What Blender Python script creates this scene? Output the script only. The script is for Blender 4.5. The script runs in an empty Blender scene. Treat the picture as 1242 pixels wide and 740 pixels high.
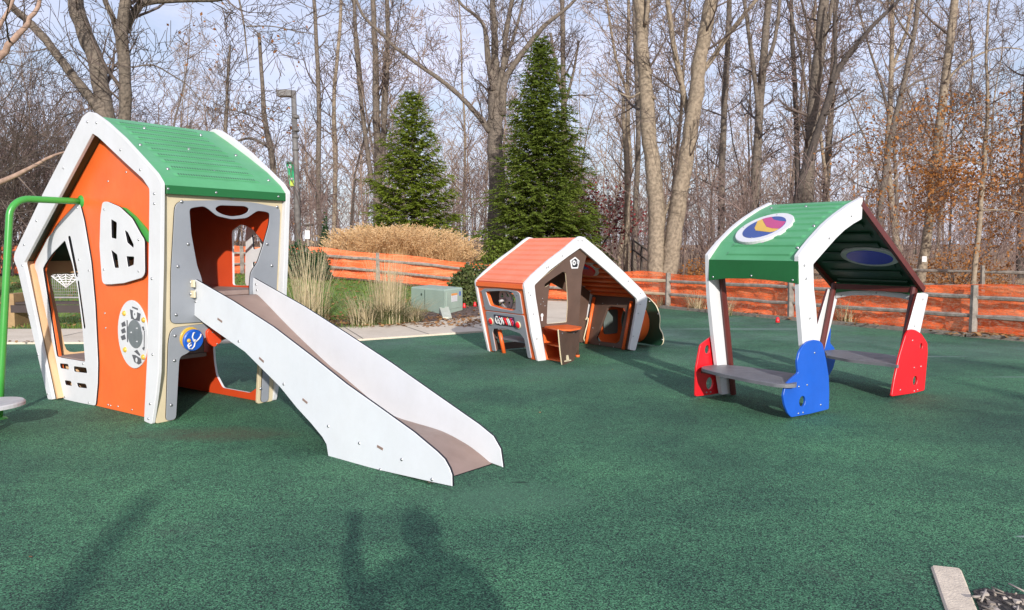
import bpy, bmesh, math, random
from mathutils import Vector as V, Matrix
from mathutils.geometry import tessellate_polygon, delaunay_2d_cdt
import numpy as np
R = math.radians
scene = bpy.context.scene
COL = scene.collection
rng = random.Random(11)

# ------------------------------------------------------------------ camera model (27 mm phone lens, 1.5 m up)
FPX, HC, HOR = 940.0, 1.5, 300.0
PITCH = math.atan((370 - HOR) / FPX)
CAM = V((0, 0, HC))
FW = V((0, math.cos(PITCH), -math.sin(PITCH)))
UP = V((0, math.sin(PITCH), math.cos(PITCH)))
def ray(px, py): return V((1, 0, 0)) * ((px - 621) / FPX) + FW + UP * (-(py - 370) / FPX)
def G(px, py, z=0.0):
    d = ray(px, py); return CAM + d * ((z - HC) / d.z)
def AT(px, py, Y):
    d = ray(px, py); return CAM + d * (Y / d.y)

# ------------------------------------------------------------------ materials
MATS = {}
def mat(name, c1, c2=None, scale=8.0, rough=0.5, bump=0.0, bscale=60.0, spec=0.5, metal=0.0, detail=5.0, lo=.35, hi=.65, trans=0.0):
    m = bpy.data.materials.new(name); m.use_nodes = True
    nt = m.node_tree; b = nt.nodes['Principled BSDF']
    b.inputs['Roughness'].default_value = rough; b.inputs['Metallic'].default_value = metal
    b.inputs['Specular IOR Level'].default_value = spec
    tc = nt.nodes.new('ShaderNodeTexCoord')
    if c2 is None: c2 = tuple(x * .86 for x in c1)
    nz = nt.nodes.new('ShaderNodeTexNoise'); nz.inputs['Scale'].default_value = scale; nz.inputs['Detail'].default_value = detail
    nt.links.new(tc.outputs['Object'], nz.inputs['Vector'])
    rp = nt.nodes.new('ShaderNodeValToRGB')
    rp.color_ramp.elements[0].position = lo; rp.color_ramp.elements[1].position = hi
    rp.color_ramp.elements[0].color = (*c1, 1); rp.color_ramp.elements[1].color = (*c2, 1)
    nt.links.new(nz.outputs['Fac'], rp.inputs['Fac']); col_ = rp.outputs['Color']
    if any(w_ in name for w_ in ('plastic', 'slide', 'roof', 'chute', 'deck', 'seat', 'grey', 'fascia', 'pipe')):
        # handling marks, dust and sun fading: streaky blotches plus fine scuffs, in colour and in gloss
        mp = nt.nodes.new('ShaderNodeMapping'); mp.inputs['Scale'].default_value = (1.5, 1.5, 1.1); nt.links.new(tc.outputs['Object'], mp.inputs['Vector'])
        g1 = nt.nodes.new('ShaderNodeTexNoise'); g1.inputs['Scale'].default_value = 1.7; g1.inputs['Detail'].default_value = 9; g1.inputs['Roughness'].default_value = .72
        nt.links.new(mp.outputs['Vector'], g1.inputs['Vector'])
        gr = nt.nodes.new('ShaderNodeValToRGB'); gr.color_ramp.elements[0].position = .30; gr.color_ramp.elements[1].position = .62
        gr.color_ramp.elements[0].color = (.80, .78, .74, 1); gr.color_ramp.elements[1].color = (1.03, 1.03, 1.03, 1)
        nt.links.new(g1.outputs['Fac'], gr.inputs['Fac'])
        mx = nt.nodes.new('ShaderNodeMix'); mx.data_type = 'RGBA'; mx.blend_type = 'MULTIPLY'; mx.inputs[0].default_value = .34
        nt.links.new(col_, mx.inputs[6]); nt.links.new(gr.outputs['Color'], mx.inputs[7]); col_ = mx.outputs[2]
        rr_ = nt.nodes.new('ShaderNodeMapRange'); rr_.inputs[1].default_value = .3; rr_.inputs[2].default_value = .7; rr_.inputs[3].default_value = min(1, rough + .16); rr_.inputs[4].default_value = max(.1, rough - .1)
        nt.links.new(g1.outputs['Fac'], rr_.inputs[0]); nt.links.new(rr_.outputs[0], b.inputs['Roughness'])
    nt.links.new(col_, b.inputs['Base Color'])
    if bump:
        n2 = nt.nodes.new('ShaderNodeTexNoise'); n2.inputs['Scale'].default_value = bscale; n2.inputs['Detail'].default_value = 4
        nt.links.new(tc.outputs['Object'], n2.inputs['Vector'])
        bp = nt.nodes.new('ShaderNodeBump'); bp.inputs['Strength'].default_value = bump; bp.inputs['Distance'].default_value = .02
        nt.links.new(n2.outputs['Fac'], bp.inputs['Height']); nt.links.new(bp.outputs['Normal'], b.inputs['Normal'])
    MATS[name] = m
    return m
def leafmat(name, c1, c2, c3, rough=.6, trans=.25):
    """foliage: colour differs from leaf to leaf (random per island)"""
    m = bpy.data.materials.new(name); m.use_nodes = True
    nt = m.node_tree; b = nt.nodes['Principled BSDF']; b.inputs['Roughness'].default_value = rough
    b.inputs['Specular IOR Level'].default_value = .25
    g = nt.nodes.new('ShaderNodeNewGeometry'); rp = nt.nodes.new('ShaderNodeValToRGB')
    rp.color_ramp.elements[0].color = (*c1, 1); rp.color_ramp.elements[1].color = (*c3, 1)
    e = rp.color_ramp.elements.new(.5); e.color = (*c2, 1)
    nt.links.new(g.outputs['Random Per Island'], rp.inputs['Fac']); nt.links.new(rp.outputs['Color'], b.inputs['Base Color'])
    if trans:
        t = nt.nodes.new('ShaderNodeBsdfTranslucent'); mx = nt.nodes.new('ShaderNodeMixShader'); mx.inputs[0].default_value = trans
        nt.links.new(rp.outputs['Color'], t.inputs['Color'])
        nt.links.new(b.outputs[0], mx.inputs[1]); nt.links.new(t.outputs[0], mx.inputs[2])
        nt.links.new(mx.outputs[0], nt.nodes['Material Output'].inputs['Surface'])
    MATS[name] = m
    return m

WHITE = mat('white_plastic', (.635, .635, .645), (.59, .59, .60), 3, .42, .04, 220)
SLIDEW = mat('slide_white', (.66, .68, .71), (.62, .64, .67), 2.2, .38, .03, 200)
ORANGE = mat('orange_plastic', (.80, .145, .028), (.74, .125, .024), 2.5, .42, .05, 260)
SALMON = mat('faded_orange_roof', (.80, .235, .13), (.74, .20, .105), 2.0, .5, .05, 200)
ORED = mat('red_orange', (.80, .075, .02), None, 4, .45)
TAN = mat('tan_plastic', (.62, .53, .36), (.57, .48, .32), 3, .5, .04, 200)
TANW = mat('tan_edge', (.66, .44, .25), (.60, .38, .20), 4, .55)
GREY = mat('grey_plastic', (.27, .285, .315), (.245, .26, .29), 3, .45, .05, 240)
GREEN = mat('green_roof_plastic', (.085, .33, .145), (.07, .285, .12), 2.5, .38, .05, 150)
GREEND = mat('green_fascia', (.010, .125, .032), (.009, .108, .027), 3, .4)
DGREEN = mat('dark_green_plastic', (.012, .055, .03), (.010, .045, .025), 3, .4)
PIPEG = mat('green_pipe', (.05, .30, .05), (.045, .27, .045), 6, .28)
BLACK = mat('black_core', (.012, .012, .016), None, 5, .5)
BROWN = mat('brown_plastic', (.105, .062, .045), (.085, .05, .036), 5, .45, .05, 200)
CHUTE = mat('chute_brown', (.265, .185, .155), (.225, .155, .128), 5, .36, .03, 200)
DECK = mat('brown_deck', (.30, .22, .19), (.24, .17, .15), 8, .6, .1, 120)
MAROON = mat('maroon_steel', (.115, .022, .018), (.09, .018, .015), 6, .35)
RED = mat('red_plastic', (.72, .012, .02), (.64, .010, .018), 3, .35, .03, 200)
BLUE = mat('blue_plastic', (.014, .10, .50), (.011, .085, .43), 3, .35, .03, 200)
NAVY = mat('navy_inlay', (.02, .06, .26), None, 4, .3)
MAGENTA = mat('magenta_inlay', (.45, .04, .17), None, 4, .3)
YELLOW = mat('yellow_inlay', (.64, .40, .05), None, 4, .35)
STEEL = mat('bolt_steel', (.40, .40, .41), (.30, .30, .31), 30, .3, metal=.8)
CHROME = mat('steel_mirror', (.36, .37, .39), (.30, .31, .33), 9, .3, metal=.6)
SLATE = mat('bench_grey', (.16, .16, .175), (.125, .125, .14), 7, .42, .08, 150)
SEATG = mat('seat_grey', (.45, .45, .46), (.38, .37, .38), 9, .5, .1, 120)
CREAM = mat('cream_mark', (.72, .62, .42), None, 5, .5)

# ------------------------------------------------------------------ object helpers
def link(o, parent=None):
    COL.objects.link(o)
    if parent: o.parent = parent
    return o
def tag(o, label, cat, group=None, kind=None):
    if label: o['label'] = label
    if cat: o['category'] = cat
    if group: o['group'] = group
    if kind or cat: o['kind'] = kind or 'thing'
    return o
def empty(name, loc, label, cat, group=None):
    o = bpy.data.objects.new(name, None); o.location = loc; o.empty_display_size = .3
    link(o); return tag(o, label, cat, group)
def wloc(o):
    v = V((0, 0, 0))
    while o is not None: v = v + V(o.location); o = o.parent
    return v

class MB:
    """collects faces (world coordinates) and links them as ONE mesh object"""
    def __init__(s): s.v = []; s.f = []; s.m = []; s.sm = []
    def add(s, vs, fs, mi=0, smooth=False):
        o = len(s.v); s.v.extend([tuple(p) for p in vs])
        for f in fs: s.f.append([i + o for i in f]); s.m.append(mi); s.sm.append(smooth)
    def quad(s, a, b, c, d, mi=0): s.add([a, b, c, d], [(0, 1, 2, 3)], mi)
    def box(s, c, ax, ay, az, mi=0):
        """centre + three half-axis vectors"""
        c, ax, ay, az = V(c), V(ax), V(ay), V(az)
        if ax.cross(ay).dot(az) < 0: ax = -ax
        p = [c + ax * i + ay * j + az * k for k in (-1, 1) for j in (-1, 1) for i in (-1, 1)]
        s.add(p, [(0, 2, 3, 1), (4, 5, 7, 6), (0, 1, 5, 4), (2, 6, 7, 3), (0, 4, 6, 2), (1, 3, 7, 5)], mi)
    def tube(s, pts, rad, n=8, mi=0, cap=True, smooth=True):
        pts = [V(p) for p in pts]; k = len(pts)
        if not hasattr(rad, '__len__'): rad = [rad] * k
        d0 = (pts[1] - pts[0]).normalized()
        a = d0.orthogonal().normalized(); vs = []
        for i in range(k):
            d = (pts[min(i + 1, k - 1)] - pts[max(i - 1, 0)])
            d = d.normalized() if d.length > 1e-9 else d0
            a = (a - d * a.dot(d)); a = a.normalized() if a.length > 1e-6 else d.orthogonal().normalized()
            b = d.cross(a)
            for j in range(n):
                t = 2 * math.pi * j / n
                vs.append(pts[i] + (a * math.cos(t) + b * math.sin(t)) * rad[i])
        fs = [(i * n + j, i * n + (j + 1) % n, (i + 1) * n + (j + 1) % n, (i + 1) * n + j) for i in range(k - 1) for j in range(n)]
        s.add(vs, fs, mi, smooth)
        if cap:
            o = len(s.v) - k * n
            s.f.append([o + j for j in reversed(range(n))]); s.m.append(mi); s.sm.append(False)
            s.f.append([o + (k - 1) * n + j for j in range(n)]); s.m.append(mi); s.sm.append(False)
    def dome(s, p, nn, r, h, n=7, mi=0):
        p, nn = V(p), V(nn).normalized(); a = nn.orthogonal().normalized(); b = nn.cross(a)
        vs = []
        for rr, hh in ((1, 0), (.82, .6), (.4, 1)):
            vs += [p + (a * math.cos(2 * math.pi * j / n) + b * math.sin(2 * math.pi * j / n)) * r * rr + nn * h * hh for j in range(n)]
        fs = [(i * n + j, i * n + (j + 1) % n, (i + 1) * n + (j + 1) % n, (i + 1) * n + j) for i in range(2) for j in range(n)]
        fs.append(tuple(range(2 * n, 3 * n)))
        s.add(vs, fs, mi, True)
    def build(s, name, mats, parent=None):
        if not isinstance(mats, (list, tuple)): mats = [mats]
        me = bpy.data.meshes.new(name)
        w = wloc(parent) if parent else V((0, 0, 0))
        vs = np.array(s.v, dtype=float) - np.array(w)
        me.from_pydata(vs.tolist(), [], s.f)
        for m in mats: me.materials.append(m)
        me.polygons.foreach_set('material_index', s.m)
        me.polygons.foreach_set('use_smooth', s.sm)
        me.update()
        o = bpy.data.objects.new(name, me)
        return link(o, parent)
    def build_at(s, name, mats, loc):
        """top-level mesh with its own origin at loc"""
        o = s.build(name, mats)
        me = o.data; me.transform(Matrix.Translation(-V(loc))); o.location = loc
        return o

def rnd(pts, r, n=3):
    """round the corners of a 2-D polygon"""
    if r <= 0: return [tuple(p) for p in pts]
    out = []; k = len(pts)
    for i in range(k):
        p0, p1, p2 = V(pts[i - 1]), V(pts[i]), V(pts[(i + 1) % k])
        a, b = p0 - p1, p2 - p1
        if a.length < 1e-6 or b.length < 1e-6: continue
        da, db = min(r, a.length * .45), min(r, b.length * .45)
        if a.normalized().dot(b.normalized()) < -.995: out.append(tuple(p1)); continue
        A, B = p1 + a.normalized() * da, p1 + b.normalized() * db
        for j in range(n + 1):
            t = j / n; out.append(tuple(A * (1 - t) ** 2 + p1 * 2 * t * (1 - t) + B * t * t))
    return out
def area(p): return sum(p[i - 1][0] * p[i][1] - p[i][0] * p[i - 1][1] for i in range(len(p))) / 2
def inset(pts, c):
    """move a counter-clockwise loop inwards by c"""
    k = len(pts); out = []
    for i in range(k):
        a = V(pts[i]) - V(pts[i - 1]); b = V(pts[(i + 1) % k]) - V(pts[i])
        if a.length < 1e-9 or b.length < 1e-9: out.append(tuple(pts[i])); continue
        na = V((-a.y, a.x)).normalized(); nb = V((-b.y, b.x)).normalized()
        m = na + nb
        if m.length < .3: m = na
        else: m = m / max(.35, m.length_squared / 2)
        out.append(tuple(V(pts[i]) + m * c))
    return out

mid = lambda l: V((sum(p[0] for p in l) / len(l), sum(p[1] for p in l) / len(l)))
class Plane:
    def __init__(s, o, e1, e2, toward=None):
        s.o = V(o); s.e1 = V(e1).normalized(); e2 = V(e2); s.e2 = (e2 - s.e1 * e2.dot(s.e1)).normalized()
        s.n = s.e1.cross(s.e2)
        t = (V(toward) if toward is not None else CAM) - s.o
        if s.n.dot(t) < 0: s.n = -s.n
    def px(s, p):
        d = ray(*p); q = CAM + d * ((s.o - CAM).dot(s.n) / d.dot(s.n)) - s.o
        return (q.dot(s.e1), q.dot(s.e2))
    def w(s, p, off=0.0): return s.o + s.e1 * p[0] + s.e2 * p[1] + s.n * off
    def P(s, pts): return [s.px(p) for p in pts]

def add_panel(mb, pl, outer, holes=(), th=.02, off=0.0, rad=0, hrad=0, ch=.003, mi=0, ei=None):
    ei = mi if ei is None else ei
    outer = rnd(outer, rad)
    if area(outer) < 0: outer = outer[::-1]
    hs = []
    for h in holes:
        h = rnd(h, hrad)
        if area(h) > 0: h = h[::-1]
        hs.append(h)
    loops = [outer] + hs
    flip = pl.e1.cross(pl.e2).dot(pl.n) < 0
    ins = [inset(l, ch) for l in loops]
    tri = tessellate_polygon([[V((p[0], p[1], 0)) for p in l] for l in ins])
    fl = [p for l in ins for p in l]; full = [p for l in loops for p in l]
    N = len(fl)
    vs = [pl.w(p, off) for p in fl] + [pl.w(p, off - ch) for p in full] + [pl.w(p, off - th) for p in full]
    ff = []
    def f(idx): return tuple(idx[::-1]) if flip else tuple(idx)
    front, side, chf, back = [], [], [], []
    for t in tri:
        a, b, c = [V(fl[i]) for i in t]
        if (b - a).cross(c - a) < 0: t = (t[0], t[2], t[1])
        front.append(f(t)); back.append(f((t[0] + 2 * N, t[2] + 2 * N, t[1] + 2 * N)))
    o = 0
    for l in loops:
        k = len(l)
        for i in range(k):
            a, b = o + i, o + (i + 1) % k
            chf.append(f((a + N, b + N, b, a))); side.append(f((a + 2 * N, b + 2 * N, b + N, a + N)))
        o += k
    base = len(mb.v); mb.v.extend([tuple(p) for p in vs])
    for lst, m_ in ((front, mi), (chf, mi), (side, ei), (back, mi)):
        for q in lst: mb.f.append([i + base for i in q]); mb.m.append(m_); mb.sm.append(False)
def panel(name, pl, outer, holes=(), th=.02, off=0.0, m=None, e=None, parent=None, rad=0, hrad=0, bolts=(), br=.011, extra=None, ch=.003):
    mb = MB(); mats = [m, e or m, STEEL]
    add_panel(mb, pl, outer, holes, th, off, rad, hrad, ch, 0, 1)
    for b in bolts: mb.dome(pl.w(b, off), pl.n, br, br * .55, 7, 2)
    if extra: extra(mb)
    return mb.build(name, mats, parent)
def ell(c, rx, ry, n=28, rot=0.0):
    ca, sa = math.cos(rot), math.sin(rot)
    return [(c[0] + rx * math.cos(t) * ca - ry * math.sin(t) * sa, c[1] + rx * math.cos(t) * sa + ry * math.sin(t) * ca) for t in [2 * math.pi * i / n for i in range(n)]]

class House:
    """local axes: a along the gable (u), b along the ridge (n), z up"""
    def __init__(s, pa, pb, flipn=False):
        A, B = G(*pa), G(*pb); s.A = A; s.u = (B - A).normalized()
        s.n = V((s.u.y, -s.u.x, 0))
        if s.n.y < 0: s.n = -s.n
    def L(s, a, b, z): return s.A + s.u * a + s.n * b + V((0, 0, z))
    def gable(s, b): return Plane(s.L(0, b, 0), s.u, V((0, 0, 1)))
    def wall(s, a0, z0, a1, z1, toward=None): return Plane(s.L(a0, 0, z0), s.n, s.L(a1, 0, z1) - s.L(a0, 0, z0), toward)

def ribbed(name, H, prof, b0, b1, m, parent, ribs=9, m0=.12, m1=.18, th=.022, rw=.034, rh=.014, out=None, bolts=(), under=None, perf=0, extra=None, t0=.06, t1=.94):
    """moulded roof slope: slab that follows prof [(a,z)..], with raised ribs that run along the ridge"""
    mb = MB(); k = len(prof)
    out = V((out[0], out[1])) if out else V((0, 1))
    nor = []
    for i in range(k):
        d = V(prof[min(i + 1, k - 1)]) - V(prof[max(i - 1, 0)]); nn = V((-d.y, d.x)).normalized()
        if nn.dot(out) < 0: nn = -nn
        nor.append(nn)
    top = [V(prof[i]) for i in range(k)]; bot = [V(prof[i]) - nor[i] * th for i in range(k)]
    vs = []
    for b in (b0, b1):
        vs += [H.L(p.x, b, p.y) for p in top] + [H.L(p.x, b, p.y) for p in bot]
    fs = []; K = 2 * k
    for i in range(k - 1):
        fs += [(i, i + 1, K + i + 1, K + i), (k + i + 1, k + i, K + k + i, K + k + i + 1), (i + 1, i, k + i, k + i + 1), (K + i, K + i + 1, K + k + i + 1, K + k + i)]
    fs += [(0, K, K + k, k), (k - 1, 2 * k - 1, K + 2 * k - 1, K + k - 1)]
    mb.add(vs, fs, 0)
    for i_, f_ in enumerate(fs):
        if i_ % 4 == 1 and i_ < 4 * (k - 1): mb.m[i_] = 2
    # ribs
    cum = [0]
    for i in range(k - 1): cum.append(cum[-1] + (top[i + 1] - top[i]).length)
    def at(t):
        s_ = t * cum[-1]
        for i in range(k - 1):
            if s_ <= cum[i + 1] + 1e-9:
                f = (s_ - cum[i]) / (cum[i + 1] - cum[i]); return top[i].lerp(top[i + 1], f), (top[i + 1] - top[i]).normalized(), nor[i].lerp(nor[i + 1], f)
        return top[-1], (top[-1] - top[-2]).normalized(), nor[-1]
    for r in range(ribs):
        p, d, nn = at(t0 + (t1 - t0) * (r + .5) / ribs)
        vs = []
        for b, hgt in ((b0 + m0, 0.0005), (b0 + m0 + .03, rh), (b1 - m1 - .03, rh), (b1 - m1, 0.0005)):
            for w_, hh in ((-1, 0), (-.55, 1), (.55, 1), (1, 0)):
                q = p + d * w_ * rw * .5 + nn * (hgt * hh + .0004); vs.append(H.L(q.x, b, q.y))
        mb.add(vs, [(i * 4 + j, i * 4 + j + 1, i * 4 + j + 5, i * 4 + j + 4) for i in range(3) for j in range(3)], 0)
    if perf:
        for r in range(ribs):
            for w_ in (-.9, -.3, .3, .9):
                p, d, nn = at(t0 + (t1 - t0) * (r + .5) / ribs); q = p + d * w_ * rw * .42 + nn * ((rh if abs(w_) < .5 else rh * .35) + .0012)
                for j in range(int((b1 - b0 - m0 - m1 - .08) / .024)):
                    b = b0 + m0 + .04 + j * .024; h_ = .0075; e_ = H.L(q.x, b, q.y); dd = (H.u * d.x + V((0, 0, d.y))) * h_
                    mb.add([e_ - dd, e_ + H.n * h_, e_ + dd, e_ - H.n * h_], [(0, 1, 2, 3)], 3)
    for (t, b) in bolts:
        p, d, nn = at(t); mb.dome(H.L(p.x, b, p.y), H.u * nn.x + V((0, 0, nn.y)), .016, .012, 7, 1)
    if extra: extra(mb, at)
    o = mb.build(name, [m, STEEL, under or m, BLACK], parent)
    bm = bmesh.new(); bm.from_mesh(o.data); bmesh.ops.recalc_face_normals(bm, faces=bm.faces); bm.to_mesh(o.data); bm.free()
    return o
# ================================================================== tall playhouse with slide
H = House((184, 515), (58, 484.5))
h1 = empty('playhouse', H.L(.9, .6, 0), 'tall orange playhouse with white gable frames, ribbed green roof and white slide', 'playhouse')
F0 = H.gable(0)
out_px = [(184, 515), (189, 480), (192, 452), (195, 320), (196, 222), (189, 210), (172, 191), (150, 167), (128, 147), (113, 136.5), (107, 135.5), (100, 141), (52.7, 233), (17.5, 307), (16.5, 315), (21, 326), (58, 484.5)]
in_px = [(64, 485), (29, 318.6), (112, 162), (119, 166.5), (150, 196), (173, 217), (181, 229), (181, 242), (180, 320), (178.5, 430), (174.5, 511)]
arch = F0.P(out_px) + F0.P(in_px)
bl = [(106, 148), (117, 149), (146, 182), (170, 206), (187, 235), (187, 247), (77, 204), (44, 268), (29, 297), (27, 322), (35, 382), (46, 430), (58, 478), (184, 338), (185, 430), (182, 490), (180, 508)]
panel('gable_frame', F0, arch, th=.028, m=WHITE, parent=h1, rad=.02, bolts=F0.P(bl), br=.012)
F1 = H.gable(1.235)
panel('gable_frame', F1, arch, th=.045, m=WHITE, parent=h1, rad=.02)
# front facade (recessed) with door and window openings
FA = H.gable(.12)
door_open = FA.P([(81, 291.6), (66, 307), (57, 320), (54, 326), (62, 375), (71, 432), (78, 434), (105.5, 438.6), (102, 395), (96, 348), (90, 320)])
W0 = H.gable(.075)
shut = W0.P([(124, 245), (130, 244.5), (145, 251), (160, 265), (171, 285), (175, 291), (175.5, 332), (172, 337), (150, 343.5), (135, 345), (126, 345), (123.5, 341), (120.5, 300), (121.5, 262)])
wc_ = mid(shut); win_hole = [tuple(V(wc_) + (V(p) - V(wc_)) * .80) for p in shut]
dcut = FA.P([(98, 270), (82, 285), (66, 303), (55, 320), (53, 330), (62, 376), (73, 440), (80, 471), (108, 476), (112, 455), (110.5, 410), (104, 345)])
fac = [(.012, .0), (-.195, 1.92), (-.195, 2.0), (.845, 2.60), (2.37, 1.385), (2.36, 1.33), (1.80, 0.0)]
panel('front_panel', FA, fac, [dcut, win_hole], th=.025, m=ORANGE, parent=h1, bolts=FA.P([(153, 209), (131, 220), (128, 398), (127, 380), (131, 491), (134, 492), (143, 493), (160, 497)]), br=.010)
# door surround
dm = FA.P([(79.5, 484.5), (118, 492), (120.5, 465), (121, 440), (117.5, 370), (112.7, 318), (104, 267), (98.6, 246), (96, 246.5), (78, 265), (60, 289), (45, 318), (44, 324), (47, 331), (58, 381), (69.5, 433.5)])
slot = lambda a, b, w: [(a[0] - w, a[1]), (a[0] + w, a[1] - 1), (b[0] + w, b[1]), (b[0] - w, b[1] + 1)]
dholes = [door_open, FA.P(slot((86, 287), (96, 335), 1.6)), FA.P(slot((97, 341), (105, 398), 1.1)),
          FA.P([(74.5, 440.5), (85, 441.5), (86, 448), (75.5, 446.5)]), FA.P([(91.5, 444), (107, 446), (108, 452.5), (92, 450.5)]),
          FA.P([(80.5, 461), (88.5, 462), (89.5, 468), (81.5, 466.5)]), FA.P([(95, 464), (106.5, 465.5), (108, 471), (97, 469.5)])]
panel('door_panel', FA, dm, dholes, th=.018, off=.0185, m=WHITE, e=BLACK, parent=h1, rad=.03, hrad=.02,
      bolts=FA.P([(96, 252), (68, 281), (98, 315), (110, 328), (103, 441), (110, 488), (81, 481)]))
# shutter on its green bracket
sholes = [W0.P([(134.5, 266), (141.5, 270), (141, 290), (135, 288.5)]), W0.P([(151, 279), (155, 282), (162, 297), (161.5, 301), (154, 294)]),
          W0.P([(134.5, 303), (142, 309), (144, 325), (139, 325)]), W0.P([(153, 311), (162.5, 311.5), (162, 321), (155, 324)])]
sh = panel('shutter', W0, shut, sholes, th=.02, m=WHITE, e=BLACK, parent=h1, rad=.03, hrad=.012, bolts=W0.P([(126.5, 254), (168, 291), (126, 327), (168, 329)]))
sb = MB()
gp = [(146, 251), (151, 252), (163, 262), (176, 277), (182, 288), (182, 296), (176, 291), (160, 265)]
pl_ = H.gable(.098)
add_panel(sb, pl_, pl_.P(gp), th=.02, rad=.02)
sb.build('bracket', PIPEG, sh)
# oval play panel: white plate, mirror, four yellow buttons and dark pictograms
OP = H.gable(.118); oc = OP.px((162.2, 405.5)); orx = abs(OP.px((144.3, 400))[0] - oc[0]); ory = abs(OP.px((160, 364))[1] - oc[1])
ov = panel('dial_panel', OP, ell(oc, orx, ory, 36), th=.012, off=.012, m=WHITE, parent=h1)
mb = MB()
o2 = OP.px((165.5, 405)); add_panel(mb, OP, ell(o2, orx * .50, ory * .42, 28), th=.004, off=.0165, mi=0)
for p in ((168, 398), (161, 403), (168, 414)):
    q = OP.px(p); add_panel(mb, OP, [(q[0] - .012, q[1] - .006), (q[0] + .016, q[1]), (q[0] - .012, q[1] + .008)], th=.002, off=.0185, mi=1, ch=.0005)
mb.build('mirror', [CHROME, WHITE], ov)
for p in ((152.5, 380), (176, 388), (153.5, 424), (175.5, 433)):
    mb = MB(); q = OP.px(p); mb.dome(OP.w(q, .012), OP.n, .025, .018, 14); mb.build('button', YELLOW, ov)
mb = MB()
def glyph(pts, o=.0155, mi=0): add_panel(mb, OP, OP.P(pts), th=.003, off=o, ch=.0005, mi=mi)
glyph([(159.5, 375), (172.5, 380.5), (171, 389.5), (161, 386.5)]); glyph([(162, 371.5), (169, 374), (169, 376), (162.5, 373.5)])
add_panel(mb, OP, ell(OP.px((165.8, 381)), .033, .042, 14), th=.003, off=.018, mi=1, ch=.0005)
add_panel(mb, OP, ell(OP.px((165.8, 381)), .008, .010, 8), th=.002, off=.0195, mi=0, ch=.0005)
for dy in (0, 8, 16): glyph([(149 - dy * .05 - abs(8 - dy) * .0, 392 + dy), (153, 389.5 + dy), (154.5, 395 + dy), (150, 396.5 + dy)])
glyph([(155.5, 388), (156.5, 388.4), (157, 415), (156, 414.5)])
glyph([(164.5, 426), (168, 424), (172, 430), (171, 431.5)]); glyph([(162, 430), (166, 430.5), (173, 435), (173.5, 440), (170, 442), (165, 439)])
add_panel(mb, OP, ell(OP.px((167.7, 436.5)), .016, .022, 12), th=.003, off=.018, mi=1, ch=.0005)
glyph([(174, 396), (176, 396), (177, 400), (175.5, 401)]); glyph([(176.5, 401), (177.3, 401), (177, 421), (176.3, 421)]); glyph([(175, 421), (177.5, 421), (176.5, 425), (174.5, 423)])
mb.build('pictograms', [mat('pictogram_grey', (.10, .10, .11)), WHITE], ov)
# side wall (right): tan sheet, grey entry plate, grey lower arch plate
WA = H.wall(0, 0, -.22, 1.95)
up_hole = WA.P([(228.6, 254), (232, 252), (246, 250), (252, 254), (262, 262), (280, 266), (298, 264.5), (306, 259), (311.5, 255.5), (322, 257), (326, 259), (325, 272), (318, 297), (311, 318), (303, 330), (301.5, 345), (301.5, 372), (246, 372), (245.5, 350), (243.5, 337), (238, 322), (231, 284)])
hand = WA.P([(259.5, 252.5), (265, 249), (296, 250), (301, 253), (299, 257.5), (292, 261), (280, 262.5), (270, 260.5), (262, 256.5)])
zw = lambda z: z / 1.9623 * 1.95
tan_o = [(.036, 0), (.036, 1.955), (1.234, 1.955), (1.234, 0), (1.06, 0), (1.06, .50), (1.02, .64), (.85, .75), (.63, .775), (.43, .73), (.27, .60), (.215, .50), (.215, 0)]
panel('side_panel', WA, tan_o, [[(.24, .93), (1.11, .93), (1.13, 1.88), (.22, 1.88)]], th=.03, m=TAN, parent=h1, rad=.02)
gu = WA.P([(214, 238.5), (240, 239), (283, 241), (339.5, 246.5), (338, 282), (333.5, 348), (330, 388), (246, 392.5), (206, 394), (207, 310)])
gu = [(.135, .885), (.125, 1.3), (.14, 1.86), (.19, 1.90), (.60, 1.925), (.90, 1.92), (1.19, 1.885), (1.205, 1.84), (1.205, .9), (1.16, .868), (.46, .85), (.16, .86)]
panel('entry_plate', WA, gu, [up_hole, hand], th=.016, off=.0165, m=GREY, e=BLACK, parent=h1, rad=.05, hrad=.03,
      bolts=WA.P([(219, 244.5), (281.5, 239.7), (335, 251), (227, 296), (323, 296), (214.5, 323), (328.5, 322), (212.5, 381.5)]), br=.016)
gl = [(.12, 0.01), (.12, .70), (.135, .79), (.17, .825), (.45, .835), (.85, .835), (1.13, .81), (1.165, .76), (1.175, .70), (1.175, .01), (1.09, .01), (1.09, .48), (1.05, .62), (.88, .73), (.65, .745), (.45, .705), (.30, .585), (.245, .57), (.225, .54), (.213, .01)]
lp = panel('arch_plate', WA, gl, th=.016, off=.0165, m=GREY, e=BLACK, parent=h1, rad=.035, bolts=WA.P([(211, 407), (210.5, 437), (206.5, 491), (315, 471)]), br=.015)
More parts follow.
